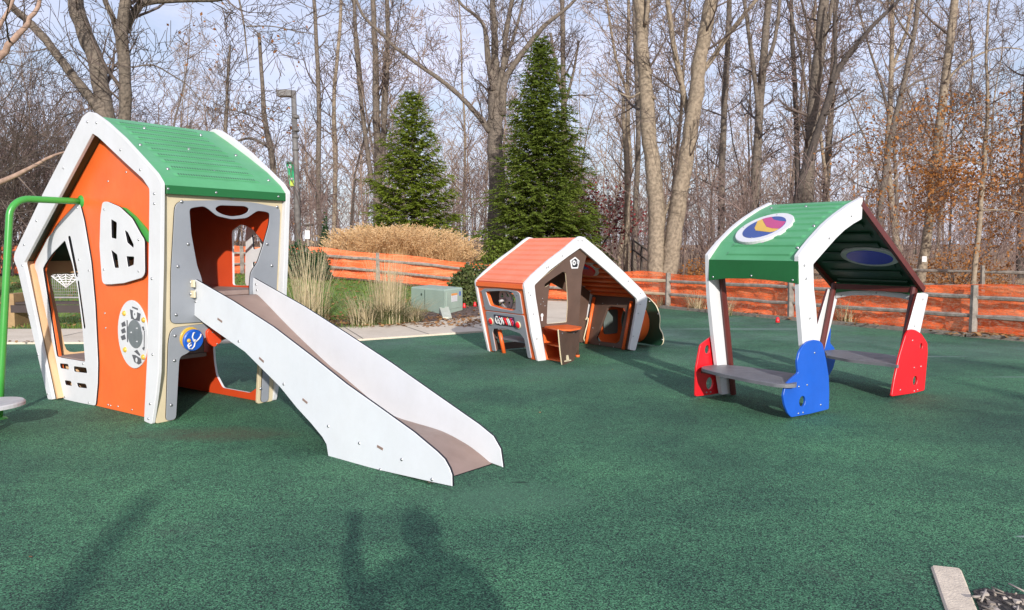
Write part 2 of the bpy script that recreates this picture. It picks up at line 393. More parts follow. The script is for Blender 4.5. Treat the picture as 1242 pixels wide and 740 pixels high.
# blue embossed disc
c = WA.px((231, 411.5)); r = .095
dk = panel('activity_disc', WA, ell(c, r, r, 32), th=.03, off=.055, m=BLUE, e=BLUE, parent=h1, ch=.008)
mb = MB(); add_panel(mb, WA, ell((c[0] - .018, c[1] + .018), r, r, 32), th=.014, off=.031)
mb.build('disc_rim', YELLOW, dk)
mb = MB()
def cord(pts, rr=.0065, mi=0): mb.tube([WA.w(V(c) + V(p) * .095, .058) for p in pts], rr, 6, mi)
cord([(.05, .72), (-.10, .70), (-.20, .35), (-.05, -.05), (.10, -.18), (.40, .05), (.62, .30), (.66, .55)])
cord([(.10, -.18), (.02, -.55), (-.20, -.78), (-.50, -.70), (-.62, -.35)]); cord([(-.6, -.35), (-.35, -.15), (-.28, -.42), (-.5, -.52)])
mb.dome(WA.w(V(c) + V((-.52, .02)) * .095, .055), WA.n, .018, .012, 12, 1); mb.dome(WA.w(V(c) + V((.06, .02)) * .095, .055), WA.n, .009, .012, 10, 0)
mb.build('embossed_cord', [WHITE, YELLOW], dk)
panel('spinner_knob', WA, WA.P([(252.5, 396.5), (257, 398), (265, 406), (264.5, 414), (256, 420), (250.5, 416), (247.5, 407), (247.5, 401)]), th=.03, off=.05, m=ORED, parent=h1, rad=.015, bolts=WA.P([(254, 402), (259.5, 416)]), br=.008)
# roof slopes
prof = [(.846, 2.668), (.62, 2.555), (.30, 2.385), (.0, 2.215), (-.20, 2.075), (-.262, 2.005)]
ribbed('roof_panel', H, prof, .028, 1.232, GREEN, h1, 10, .15, .20, th=.025, out=(-1, 2), rw=.05, rh=.010,
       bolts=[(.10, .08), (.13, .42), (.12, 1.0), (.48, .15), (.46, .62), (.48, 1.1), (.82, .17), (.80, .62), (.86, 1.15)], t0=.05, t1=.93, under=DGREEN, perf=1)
fp = H.wall(-.262, 1.935, -.262, 2.012)
panel('roof_fascia', fp, [(.046, 0), (1.234, 0), (1.234, .072), (.046, .072)], th=.03, off=.006, m=GREEND, parent=h1, bolts=[(.06, .04), (.5, .035), (1.15, .035)], br=.012)
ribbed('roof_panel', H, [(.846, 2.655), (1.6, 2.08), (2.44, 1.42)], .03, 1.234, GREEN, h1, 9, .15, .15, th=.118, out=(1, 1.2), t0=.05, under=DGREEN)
# left wall with a wide opening, rear facade, floors
LW = H.wall(1.81, 0, 2.395, 1.40, toward=H.L(6, .6, .7))
panel('side_panel', LW, [(.047, 0), (1.233, 0), (1.233, 1.50), (.047, 1.50)], [[(.22, .45), (1.05, .45), (1.06, 1.32), (.24, 1.32)]], th=.045, m=TANW, parent=h1, hrad=.08)
RB = H.gable(1.15)
rw_hole = RB.P([(281, 280), (292, 272), (305, 277), (318, 292), (326, 312), (323, 335), (316, 345.5), (297, 346.5), (282, 346)])
rl_hole = RB.P([(258, 418), (259.5, 440), (262, 455), (270, 470.5), (303, 476.5), (312, 470), (318, 420), (290, 402)])
panel('rear_panel', RB, [(.03, 0), (-.165, 1.92), (-.165, 1.98), (.845, 2.58), (2.33, 1.385), (2.32, 1.33), (1.79, 0.0)], [rw_hole, rl_hole], th=.025, m=mat('shaded_orange_plastic', (.60, .065, .014), (.55, .055, .012), 2.5, .42), e=WHITE, parent=h1, hrad=.03)  # orange sheet made redder: the indoor shade is put into its colour
SP = H.gable(1.28)
panel('shutter', SP, SP.P([(298, 275), (322, 270), (332, 300), (330, 346), (305, 352), (297, 345)]), [SP.P([(305, 285), (313, 284), (316, 300), (307, 303)]), SP.P([(306, 318), (316, 317), (319, 334), (309, 339)])], th=.02, m=WHITE, e=BLACK, parent=h1, rad=.04, hrad=.02)
mb = MB(); mb.box(H.L(.42, .63, 1.09), H.u * .545, H.n * .5, (0, 0, .02)); mb.build('upper_deck', DECK, h1)
mb = MB(); mb.box(H.L(1.42, .63, .40), H.u * .50, H.n * .5, (0, 0, .02)); mb.box(H.L(.955, .63, .735), H.u * .012, H.n * .49, (0, 0, .31)); mb.build('lower_deck', DECK, h1)
# slide
sl = bpy.data.objects.new('slide', None); sl.location = H.L(-1.6, .5, .5) - h1.location; link(sl, h1)
Sa, Sb = H.L(-.15, .35, 0), H.L(-3.22, .10, 0)
sd = (Sb - Sa).normalized(); lat = V((-sd.y, sd.x, 0))
if lat.dot(H.n) < 0: lat = -lat
NP = Plane(Sa, sd, V((0, 0, 1))); WID = .585
FP_ = Plane(Sa + lat * WID, sd, V((0, 0, 1)))
near = NP.P([(236, 338.5), (282.7, 365.4), (331, 396.5), (380, 434), (420, 466), (459, 493.6), (502, 524.5), (530, 548), (539, 557), (545, 568), (548, 580), (548.3, 593.5), (523, 588), (460, 573.5), (398.3, 557.4), (395.8, 542), (391, 530.5), (377, 513.5), (360, 495), (339.5, 469.5), (297, 427), (246, 391), (234.5, 381.6)])
sb_ = NP.P([(237.3, 366), (289.5, 414), (344, 466), (398, 517), (435.7, 537.6), (487, 557.4), (523.7, 581.6), (461, 570), (422, 561)])
def slots(m_):
    for p, q in (((264, 386.5), (269.5, 390.5)), ((314.5, 434), (320, 439)), ((367, 484), (373, 489)), ((457.5, 541), (464.5, 545))):
        a, b = V(NP.px(p)), V(NP.px(q)); d = (b - a).normalized(); w = V((-d.y, d.x)) * .009
        add_panel(m_, NP, [tuple(a - w), tuple(b - w), tuple(b + w), tuple(a + w)], th=.004, off=.003, mi=3, ch=.001)
def near_x(m_): slots(m_)
near = [(p[0], p[1] + (.018 if p[1] < .08 else 0)) for p in near]; lowr = near[11:]
mbn = MB(); add_panel(mbn, NP, near, th=.02, ch=.003, mi=0, ei=1)
for b in sb_: mbn.dome(NP.w(b, 0), NP.n, .012, .007, 7, 2)
slots(mbn); mbn.build('side_wall', [SLIDEW, BLACK, STEEL, CHUTE], sl)
ftop = FP_.P([(306, 336.3), (369, 372), (420, 404.6), (473.5, 439.7), (530, 479.4), (581, 515), (598, 529), (607, 544.7), (610, 567)])
low = [p for p in near if p[1] < .75]
iTip = max(range(len(near)), key=lambda i: near[i][0] - near[i][1] * .1)
lowr = near[11:]
dx = ftop[-1][0] - near[11][0]
far = ftop + [(p[0] + (dx if p[0] > 1.5 else 0), p[1]) for p in lowr[1:]]
mbf = MB(); add_panel(mbf, FP_, far, th=.02, ch=.003, mi=0, ei=1)
for p in ((310.5, 345), (311.5, 352)): mbf.dome(FP_.w(FP_.px(p), 0), FP_.n, .012, .007, 7, 2)
mbf.build('side_wall', [SLIDEW, BLACK, STEEL], sl)
cp = FP_.P([(301.5, 357.5), (315, 360), (353, 399), (396, 440), (416.7, 456.7), (453.6, 488), (473.5, 502), (487, 508), (502, 512.5), (536, 523), (564, 537.6), (580, 549), (596, 562.5)])
cp[0] = (-.02, cp[1][1] + .01)
mb = MB(); k = len(cp)
# resample smoothly
cs = []
for i in range(k - 1):
    p0, p1, p2, p3 = [V(cp[max(0, min(k - 1, i + q))]) for q in (-1, 0, 1, 2)]
    for j in range(5):
        t = j / 5; cs.append(.5 * ((2 * p1) + (p2 - p0) * t + (2 * p0 - 5 * p1 + 4 * p2 - p3) * t * t + (3 * p1 - p0 - 3 * p2 + p3) * t ** 3))
cs.append(V(cp[-1])); k = len(cs)
vs = []
for o_, z_ in ((.018, 0), (WID + .004, 0), (.018, -.02), (WID + .004, -.02)):
    vs += [Sa + lat * o_ + sd * p.x + V((0, 0, p.y + z_)) for p in cs]
fs = []
for i in range(k - 1): fs += [(i, i + 1, k + i + 1, k + i), (2 * k + i + 1, 2 * k + i, 3 * k + i, 3 * k + i + 1)]
mb.add(vs, fs, 0, True); mb.add([vs[k - 1], vs[2 * k - 1], vs[4 * k - 1], vs[3 * k - 1]], [(0, 1, 2, 3)], 1)
mb.build('chute', [CHUTE, BLACK], sl)
mb = MB()
for z_ in (1.19, 1.10):
    for o_ in (-.035,): mb.box(Sa + lat * o_ + V((0, 0, z_)) - sd * .0, sd * .05, lat * .008, (0, 0, .03), 0)
    for dz in (-.012, .012): pass
mb.dome(Sa - lat * .044 + V((0, 0, 1.2)), -lat, .013, .01, 7, 1); mb.dome(Sa - lat * .044 + V((0, 0, 1.1)), -lat, .013, .01, 7, 1)
mb.build('mounting_bracket', [CREAM, STEEL], sl)
# green cantilever pipe with grey step disc
e = H.L(1.305, .115, 1.93)
pp = [e]; d = -H.n
def pxof(P):
    v = P - CAM; return 621 + FPX * v.x / v.dot(FW)
t_end = .5
while pxof(e + d * t_end) > 11: t_end += .01
base = e + d * t_end
bend = .17
for q in (.25, .5, .8): pp.append(e + d * (t_end - bend) * q)
for i in range(0, 9):
    an = R(84 * i / 8); pp.append(e + d * (t_end - bend + bend * math.sin(an)) + V((0, 0, -bend + bend * math.cos(an))))
foot = e + d * (t_end + .16); foot.z = 0
pp += [pp[-1].lerp(foot, q) for q in (.25, .5, .75, 1.0)]
mb = MB(); mb.tube(pp, .030, 14); mb.dome(e + H.n * .004, -H.n, .06, .02, 16, 0); mb.dome((foot.x, foot.y, 0), (0, 0, 1), .07, .02, 16, 0)
gpipe = mb.build('grab_pipe', PIPEG, h1)
sc_ = AT(-13, 488, 6.18); st_ = empty('step_stool', (sc_.x, sc_.y, 0), 'round grey step disc on a short stem at the left edge beside the green pipe', 'step stool')
mb = MB(); pd = Plane((0, 0, sc_.z), (1, 0, .03), (0, 1, .02), toward=(0, 0, 9)); add_panel(mb, pd, ell((sc_.x, sc_.y), .255, .24, 40), th=.035, ch=.010)
mb.build('seat', SEATG, st_)
mb = MB(); mb.tube([(sc_.x, sc_.y, 0), (sc_.x, sc_.y, sc_.z - .03)], .035, 10); mb.tube([(sc_.x - .03, sc_.y, .16), (sc_.x - .45, sc_.y + .02, .14), (sc_.x - .62, sc_.y + .02, 0)], .025, 8); mb.build('stem', PIPEG, st_)
# ================================================================== low orange playhouse
K = House((652.4, 438), (770.5, 425.5))
h2 = empty('playhouse', K.L(.88, .6, 0), 'low orange playhouse with brown cutout front, white frames and side tunnel', 'playhouse', )
F0 = K.gable(0)
out_px = [(652.4, 438.5), (645, 405), (635.8, 347), (636.5, 343.5), (645, 334), (665, 316), (685, 301), (697, 290.5), (703.5, 286.5), (709, 288), (730, 305), (755, 328), (780, 352.5), (785.5, 361), (784.5, 371), (778, 398), (770.8, 425.5)]
in_px = [(763.5, 424.5), (773.5, 366), (772.5, 362.5), (740, 332), (704, 300.8), (690, 310.5), (667, 328), (648.5, 346), (650, 360), (662.8, 437.2)]
arch = F0.P(out_px) + F0.P(in_px)
bl = [(641, 355), (643.5, 358), (663, 325), (665, 324), (682, 310.5), (701, 292), (706, 292), (762, 341), (777, 356), (776.5, 369), (774, 380), (768, 408), (647, 381), (651, 411)]
panel('gable_frame', F0, arch, th=.04, m=WHITE, parent=h2, rad=.02, bolts=F0.P(bl), br=.011)
F1 = K.gable(1.16)
panel('gable_frame', F1, arch, th=.04, m=WHITE, parent=h2, rad=.02)
# left wall: orange sheet with two grey plates
WA = K.wall(0.012, 0, -.205, 1.0)
uh = WA.P([(589.5, 353.4), (603.5, 352.8), (616, 352.8), (623, 355), (626.5, 362), (626.3, 375.5), (621.5, 376.8), (608, 374.3), (595, 370.5)])
lh = WA.P([(598, 399.5), (605, 398), (620, 399.8), (630, 402), (637, 405.5), (646.5, 436.5), (645.5, 441), (604, 433)])
oo = [(.036, .004), (.036, 1.0), (1.164, 1.0), (1.164, .004)]
lw = [(1.06, .004), (1.06, .33), (.99, .395), (.60, .41), (.22, .36), (.17, .30), (.165, .004)]
panel('side_panel', WA, [(.036, .004), (.036, 1.015), (1.164, 1.015), (1.164, .004)] + lw, [uh], th=.05, m=ORANGE, parent=h2, bolts=WA.P([(604, 346.3), (634, 348.5)]), hrad=.02, rad=.01)
up = [(.155, .632), (.145, .915), (.20, .945), (.60, .962), (1.0, .945), (1.065, .915), (1.06, .632)]
sp = panel('grey_plate', WA, up, [uh], th=.014, off=.0145, m=GREY, e=SEATG, parent=h2, rad=.02, hrad=.03, bolts=WA.P([(584.5, 353), (628, 357.5), (588, 371), (632, 376)]), br=.011)
lo = [(.14, .02), (.145, .615), (1.06, .615), (1.075, .02), (.985, .02), (.985, .31), (.94, .365), (.62, .395), (.30, .355), (.225, .29), (.215, .02)]
lp = panel('grey_plate', WA, lo, th=.014, off=.0145, m=GREY, e=SEATG, parent=h2, rad=.025)
# plate with tumbling red and white strokes between two red lamps
c0 = WA.px((613.2, 389)); ax = V(WA.px((624, 390.5))) - V(WA.px((602, 387))); ax.normalize(); ay = V((-ax.y, ax.x))
if ay.y < 0: ay = -ay
Q = lambda x, y: tuple(V(c0) + ax * x + ay * y)
hw, hh = .245, .075
if Q(1, 0)[0] > c0[0]: pass
mb = MB()
add_panel(mb, WA, [Q(-hw, -hh * .8), Q(-hw * .8, -hh), Q(hw, -hh * .9), Q(hw, hh), Q(-hw, hh)], th=.006, off=.0205, rad=.01)
def arc(cx, cy, r_, a0, a1, mi, w=.011, sx=.75):
    P_ = [Q(cx + r_ * sx * math.cos(R(a0 + (a1 - a0) * i / 10)), cy + r_ * math.sin(R(a0 + (a1 - a0) * i / 10))) for i in range(11)]
    mb.tube([WA.w(p, .0225) for p in P_], w, 5, mi)
def bar(x0, y0, x1, y1, mi, w=.011): mb.tube([WA.w(Q(x0, y0), .0225), WA.w(Q(x1, y1), .0225)], w, 5, mi)
arc(-.175, .0, .05, 50, 320, 1); arc(-.15, -.012, .028, -60, 200, 1, .008); arc(-.10, -.012, .045, -150, 120, 1); bar(-.115, .052, -.095, .052, 2, .008)
bar(-.05, .05, -.02, -.05, 1); bar(-.045, .01, -.03, .02, 3, .007); bar(.0, .048, .06, -.048, 2, .012); bar(.06, .048, .0, -.048, 2, .012)
bar(.075, .045, .105, -.048, 1); bar(.085, .052, .10, .052, 3, .008); bar(.11, .045, .14, -.048, 1); bar(.155, .05, .185, -.048, 2); bar(.14, .052, .20, .052, 4, .008); arc(.19, .0, .03, -90, 90, 4, .008)
mb.build('name_plate', [mat('plate_dark', (.045, .04, .06)), WHITE, RED, YELLOW, MAGENTA], lp)
for p in ((597, 389.2), (630, 393.7)):
    mb = MB(); q = WA.px(p); mb.tube([WA.w(q, .014), WA.w(q, .03)], [.052, .052], 16, 1); mb.dome(WA.w(q, .03), WA.n, .045, .02, 16, 0)
    mb.build('lamp_knob', [RED, CREAM], lp)
# steering wheel seen through the small window
wp = K.wall(.16, 0, -.04, 1.0); wc = wp.px((613, 363.5))
mb = MB(); sect = []
for i in range(4):
    a0 = R(90 * i + 12); a1 = R(90 * i + 70)
    sect.append([(wc[0] + .115 * math.cos(a0), wc[1] + .115 * math.sin(a0)), (wc[0] + .115 * math.cos((a0 + a1) / 2), wc[1] + .115 * math.sin((a0 + a1) / 2)), (wc[0] + .115 * math.cos(a1), wc[1] + .115 * math.sin(a1)), (wc[0] + .05 * math.cos((a0 + a1) / 2), wc[1] + .05 * math.sin((a0 + a1) / 2))])
add_panel(mb, wp, ell(wc, .155, .155, 24), sect, th=.02, hrad=.02)
mb.tube([wp.w(wc, -.02), wp.w((wc[0], wc[1]), .1)], .02, 8)
mb.build('steering_wheel', SEATG, h2)
# shelf behind the lower opening
mb = MB(); mb.box(K.L(.20, .62, .21), K.u * .16, K.n * .44, (0, 0, .012)); mb.build('shelf', SLATE, h2)
# roof slopes
ribbed('roof_panel', K, [(.715, 1.632), (.30, 1.375), (-.215, 1.035)], .0405 - .014, 1.172, SALMON, h2, 9, .03, .03, th=.03, out=(-1, 1.5), rw=.075, rh=.014, under=ORANGE, t0=.0, t1=1.0)
fp = K.wall(-.222, .955, -.222, 1.03)
panel('roof_fascia', fp, [(.042, 0), (1.16, 0), (1.16, .062), (.042, .062)], th=.02, off=.004, m=ORANGE, parent=h2)
rr = ribbed('roof_panel', K, [(.725, 1.625), (1.30, 1.25), (1.985, .79)], .042, 1.16, ORANGE, h2, 2, .5, .5, th=.012, out=(1, 1.5))
mb = MB()
for i in range(11):   # battens under the right slope
    p = V((.79, 1.567)).lerp(V((1.93, .81)), i / 10)
    mb.box(K.L(p.x - .012, .60, p.y - .03), K.u * .026 + V((0, 0, -.016)), K.n * .55, V((0, 0, .012)) + K.u * .008)
mb.build('roof_battens', ORANGE, h2)
# round badge set in the right slope
RS = Plane(K.L(1.16, .60, 1.342), K.n, K.L(1.5, 0, 1.11) - K.L(1.16, 0, 1.342), toward=K.L(2.6, .6, 3))
bd = panel('roof_badge', RS, ell((-.08, .155), .24, .20, 30), th=.095, off=.022, m=WHITE, parent=h2)
mb = MB(); add_panel(mb, RS, ell((-.08, .155), .19, .155, 28), th=.135, off=.03, mi=0); mb.build('badge_disc', RED, bd)
mb = MB(); add_panel(mb, RS, [(-.23, .115), (.07, .115), (.04, .035), (-.08, .003), (-.20, .035)], th=.145, off=.034, mi=0); mb.build('badge_inlay', BLUE, bd)
# brown cutout front over the left half of the gable
FB = K.gable(.055)
fo = FB.P([(654.5, 397), (649, 352), (648, 346), (703, 300), (712, 309), (706.5, 330), (704, 365), (702, 394), (701.5, 397)])
fh = FB.P([(666.8, 345), (661, 349), (660.5, 345), (668, 339.5), (683, 329.5), (686.5, 331), (688.5, 355), (689, 370), (687.5, 391), (663.2, 393), (664.2, 368)])
def dots(m_):
    for p in ((656, 369), (659, 366), (661, 371), (658, 362)): m_.dome(FB.w(FB.px(p), 0), FB.n, .008, .005, 6, 2)
    q = FB.px((657.4, 382.5)); add_panel(m_, FB, ell(q, .022, .026, 14), th=.003, off=.003, mi=3, ch=.0006)
    add_panel(m_, FB, [(q[0] - .012, q[1] - .075), (q[0] + .012, q[1] - .075), (q[0] + .010, q[1]), (q[0] - .010, q[1])], th=.003, off=.0035, mi=3, ch=.0006)
mb = MB(); add_panel(mb, FB, fo, [rnd(fh, .02)], th=.022, mi=0, ei=1); dots(mb)
fpn = mb.build('front_panel', [BROWN, CREAM, STEEL, WHITE], h2)
pent = [(691.2, 316), (697.5, 311.5), (702.8, 316.2), (700.8, 325.8), (693, 326)]
mb = MB(); pq = FB.P(pent); add_panel(mb, FB, pq, th=.006, off=.006, rad=.01, mi=0)
cq = mid(pq); add_panel(mb, FB, [tuple(V(cq) + (V(p) - V(cq)) * .74) for p in pq], th=.004, off=.009, rad=.01, mi=1)
q = FB.px((695.8, 318.8)); add_panel(mb, FB, ell(q, .030, .034, 16), th=.003, off=.011, mi=0, ch=.0006); add_panel(mb, FB, ell(q, .011, .014, 12), th=.003, off=.013, mi=1, ch=.0006)
q2 = FB.px((699.6, 317.5)); add_panel(mb, FB, [(q2[0] - .006, q2[1] - .03), (q2[0] + .006, q2[1] - .03), (q2[0] + .006, q2[1] + .02), (q2[0] - .006, q2[1] + .02)], th=.003, off=.011, mi=0, ch=.0006)
mb.build('pentagon_badge', [WHITE, BLACK], fpn)
# shop counter: orange top and shelves behind a brown apron
CT = G(658.8, 395, .40)
zt = .45
top = [G(p[0], p[1], zt) for p in ((658.8, 395.2), (672, 393.2), (682, 392.6), (705.5, 396.2), (704, 397.8), (692, 399.8), (677, 399.4))]
mb = MB(); n_ = len(top)
mb.add([p for p in top] + [p - V((0, 0, .02)) for p in top], [tuple(range(n_)), tuple(range(2 * n_ - 1, n_ - 1, -1))] + [(i, (i + 1) % n_, n_ + (i + 1) % n_, n_ + i) for i in range(n_)])
ct = mb.build('counter', ORANGE, h2)
apq = Plane(G(683, 443), G(700, 436) - G(683, 443), V((0, 0, 1)))
ap = panel('counter_apron', apq, apq.P([(677.8, 399.8), (684, 401.5), (692, 402.3), (699, 401.5), (704, 399.5), (703, 410), (699.5, 428), (696, 438), (692, 441.5), (682.3, 443), (680, 425)]), th=.018, m=BROWN, e=CREAM, parent=ct, rad=.015, bolts=apq.P([(682, 404.5), (696, 404)]), br=.012)
mb = MB()
def gl_(pts): add_panel(mb, apq, apq.P(pts), th=.003, off=.003, ch=.0006)
gl_([(687, 431), (689, 430.5), (690.5, 437), (687, 438)]); gl_([(684.5, 437.5), (692.5, 436.2), (692.5, 437.6), (684.5, 439)])
mb.build('apron_mark', CREAM, ap)
lf = [G(658.8, 395.2, .43), G(677, 399.4, .43)]
lb = [G(663.5, 436.5, 0), G(681.0, 439.5, 0)]
bk = [lf[0] + K.n * .02, G(682, 392.6, .38)]
mb = MB()
o_ = K.n * .02
mb.add([lf[0], lb[0], lb[0] + K.u * .27 + K.n * .07, lf[0] + K.u * .27 + K.n * .07], [(0, 1, 2, 3)], 0)
mb.tube([lf[0] + V((0, 0, -.01)), lb[0]], .022, 6, 0, smooth=False)
for t in (.53, .97):
    a, b = lf[0].lerp(lb[0], t), lf[1].lerp(lb[1], t); w = K.u * .27 + K.n * .07
    mb.box((a + b) / 2 + w / 2, (b - a) / 2, w / 2, (0, 0, .009))
w = K.u * .27 + K.n * .07
a, b = lf[0] + w, lf[1] + w
a2, b2 = lb[0] + w, lb[1] + w
mb.add([a, b, b2, a2], [(0, 1, 2, 3)], 0)
mb.build('counter_shelf', ORANGE, ct)
mb = MB(); pb = G(700.5, 433); mb.tube([pb, pb + V((0, 0, .37))], .02, 8, 1); mb.tube([pb, pb + V((0, 0, .03))], .03, 10, 0); mb.build('counter_post', [ORANGE, BROWN], ct)
# right wall with tunnel
RWp = K.wall(1.745, 0, 1.955, .778, toward=K.L(0, .5, .4))
ro = RWp.P([(724, 363.5), (768.5, 366.5), (755.5, 426), (713.5, 419.5)])
ys = [p[0] for p in ro]; zs = [p[1] for p in ro]
win = RWp.P([(737, 373), (741, 371.5), (757, 373.5), (758.5, 377), (751, 414), (747, 416.5), (725, 413.5), (723.5, 410)])
panel('side_panel', RWp, [(.05, .004), (1.15, .004), (1.15, .80), (.05, .80)], [win], th=.03, m=BROWN, parent=h2, hrad=.02, bolts=RWp.P([(731, 368), (749, 369), (763, 376), (719, 398), (727, 417.5), (744, 421)]), br=.010)
for p0, p1, o in (((721.8, 361), (712, 419.5), .02), ((767, 366), (757, 427), .02)):
    mb = MB(); a, b = RWp.w(RWp.px(p0), .02), RWp.w(RWp.px(p1), .02); b.z = max(b.z, .0); mb.tube([a, b], .026, 8); mb.build('corner_post', ORANGE, h2)
wc = mid(win); Cw = RWp.w(wc); wr = .30
gp_ = Plane(K.L(2.36, 0, 0), K.n, V((0, 0, 1)), toward=K.L(5, 0, 0))
mb = MB(); cc = gp_.px
rings = []
N = 28
cb = .60; cz = .335
for a_, r_ in ((1.76, .31), (1.85, .315), (2.05, .325), (2.2, .325), (2.35, .31)):
    k2 = .27 * (2.35 - a_) / .59
    rings.append([K.L(a_ + k2 * (cz + r_ * math.sin(2 * math.pi * i / N)), cb + r_ * math.cos(2 * math.pi * i / N), max(.015, cz + r_ * math.sin(2 * math.pi * i / N))) for i in range(N)])
mb.add([p for r_ in rings for p in r_], [(i * N + j, i * N + (j + 1) % N, (i + 1) * N + (j + 1) % N, (i + 1) * N + j) for i in range(4) for j in range(N)], 0, True)
mb.build('tunnel', ORANGE, h2)
gpx = Plane(K.L(2.36, 0, 0), K.n, V((0, 0, 1)), toward=CAM)
cl = [(.05, .02), (.0, .10), (.03, .22), (.10, .29), (.08, .45), (.16, .62), (.33, .74), (.55, .775), (.80, .74), (1.0, .62), (1.08, .46), (1.05, .35), (1.14, .27), (1.19, .15), (1.14, .03)]
panel('tunnel_end', Plane(K.L(2.36, 0, 0), K.n, V((0, 0, 1)), toward=K.L(9, 0, 0)), cl, th=.022, off=.02, m=DGREEN, e=CREAM, parent=h2, rad=.06, extra=lambda m_: [m_.dome(K.L(2.355, b_, z_), -K.u, .014, .01, 7, 2) for b_, z_ in ((.03, .12), (.12, .5), (.3, .68), (1.1, .15))])
mb = MB(); mb.tube([WA.w(WA.px((601, 402)), -.07), WA.w(WA.px((607, 432.5)), -.07)], .03, 8); mb.build('corner_post', ORANGE, h2)
panel('tunnel_window', K.gable(.85), [(1.93, .15), (2.22, .15), (2.22, .53), (1.93, .53)], th=.012, m=mat('window_grey_green', (.12, .15, .14)), parent=h2, rad=.04)
# rear half panel inside (brown) with looped handle
RB = K.gable(1.10)
panel('rear_panel', RB, [(.02, .02), (-.16, .98), (.70, 1.55), (1.86, .80), (1.72, .02)], [[(.10, .12), (.14, .80), (.55, .86), (.62, .40), (.60, .12)], RB.P([(663, 394.5), (664, 368), (667.5, 342), (690, 355), (691, 394.5)])], th=.022, m=BROWN, e=CREAM, parent=h2, hrad=.05)
mb = MB(); hp = [RB.w(RB.px(p), .03) for p in ((708, 416), (706.5, 410), (709, 400), (711.5, 391), (712, 386), (710.5, 385), (708.5, 388))]
mb.tube(hp, .010, 7); mb.build('rope_handle', CREAM, h2)

# ================================================================== open shelter with two benches
S = House((985, 503), (1098, 480))
h3 = empty('play_shelter', S.L(.8, .5, 0), 'open play shelter with green roof, white frames and red and blue seat ends', 'shelter')
F0 = S.gable(0); LB = 1.05
fo = F0.P([(983.5, 500), (978, 459), (974, 419), (970, 370), (969, 335), (969, 310.2), (976, 300.5), (984, 290.5), (992, 281.5), (999.7, 273), (1007.5, 266), (1015.5, 259.3), (1031.4, 247.8), (1046.8, 239.2)])
fi = F0.P([(1045.4, 265.8), (1035, 271.8), (1024.3, 279.5), (1014, 289.5), (1005, 299.7), (986.6, 320.7), (987.4, 349), (990, 372), (992.7, 411), (996, 455), (1000, 497)])
bl = F0.P([(1032.5, 262), (1005.5, 289), (975.5, 322), (977.5, 338), (982, 386)])
panel('frame', F0, fo + fi, th=.045, m=WHITE, parent=h3, rad=.012, bolts=bl, br=.012)
F1 = S.gable(LB - .045)
fr = panel('frame', F1, fo + fi, th=.045, m=WHITE, parent=h3, rad=.012)
# rear legs: white plates with maroon tube behind
rl = F0.P([(1121.5, 355.5), (1126.3, 357), (1116, 404), (1107, 440), (1099, 475), (1089, 477), (1099.5, 405), (1109, 370), (1113, 355.5)])
panel('rear_leg', F0, rl, th=.03, m=WHITE, e=MAROON, parent=h3, rad=.01, bolts=F0.P([(1119, 363), (1109, 395)]))
panel('rear_leg', F1, rl, th=.03, m=WHITE, e=MAROON, parent=h3, rad=.01)
# maroon steel: posts beside the legs, sloping rafters and cross beam
mb = MB()
lt = F0.px((988, 330))
for b in (.075, LB - .075):
    mb.tube([S.L(.115, b, .02), S.L(-.12, b, 1.36)], .030, 8, smooth=False)
    mb.tube([S.L(1.50, b, .02), S.L(1.80, b, 1.10)], .030, 8, smooth=False)
for b in (.018, LB - .02):
    mb.box(S.L(1.275, b, 1.487), (S.u * 1.19 + V((0, 0, -.845))) * .5, S.n * .018, (S.u * .845 + V((0, 0, 1.19))).normalized() * .03)
for a_, z_ in ((1.80, 1.065), (.35, 1.72)):
    mb.box(S.L(a_, LB / 2, z_), S.u * .022, S.n * (LB / 2 - .05), (0, 0, .03))
mb.build('steel_post', MAROON, h3)
ap_ = V(F0.px((1041, 246))); 
pr1 = [F0.px(p) for p in ((1044.5, 241.5), (1031.4, 248.6), (1015.5, 260.1), (999.7, 274), (984, 291.6), (968.8, 316))]
pr1 = [(p[0] + .006, p[1] - .008) for p in pr1]
def roof_oval(mb_, at): pass
ribbed('roof_panel', S, pr1, .002, LB - .047, GREEN, h3, 9, .10, .16, th=.022, out=(-1, 1.6), rw=.05, rh=.011, bolts=[(.12, .5), (.12, .9), (.80, .5), (.55, .12), (.85, .1)], t0=.03, t1=.97)
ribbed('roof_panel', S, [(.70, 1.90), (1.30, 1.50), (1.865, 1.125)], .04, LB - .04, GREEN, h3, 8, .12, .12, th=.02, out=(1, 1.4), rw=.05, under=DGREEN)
mb = MB()
for i in range(8):
    p = V((.78, 1.82)).lerp(V((1.80, 1.14)), i / 7); mb.box(S.L(p.x - .004, LB / 2, p.y - .012), (S.u * .03 + V((0, 0, -.02))), S.n * (LB / 2 - .13), V((0, 0, .008)))
mb.build('roof_ribs', DGREEN, h3)
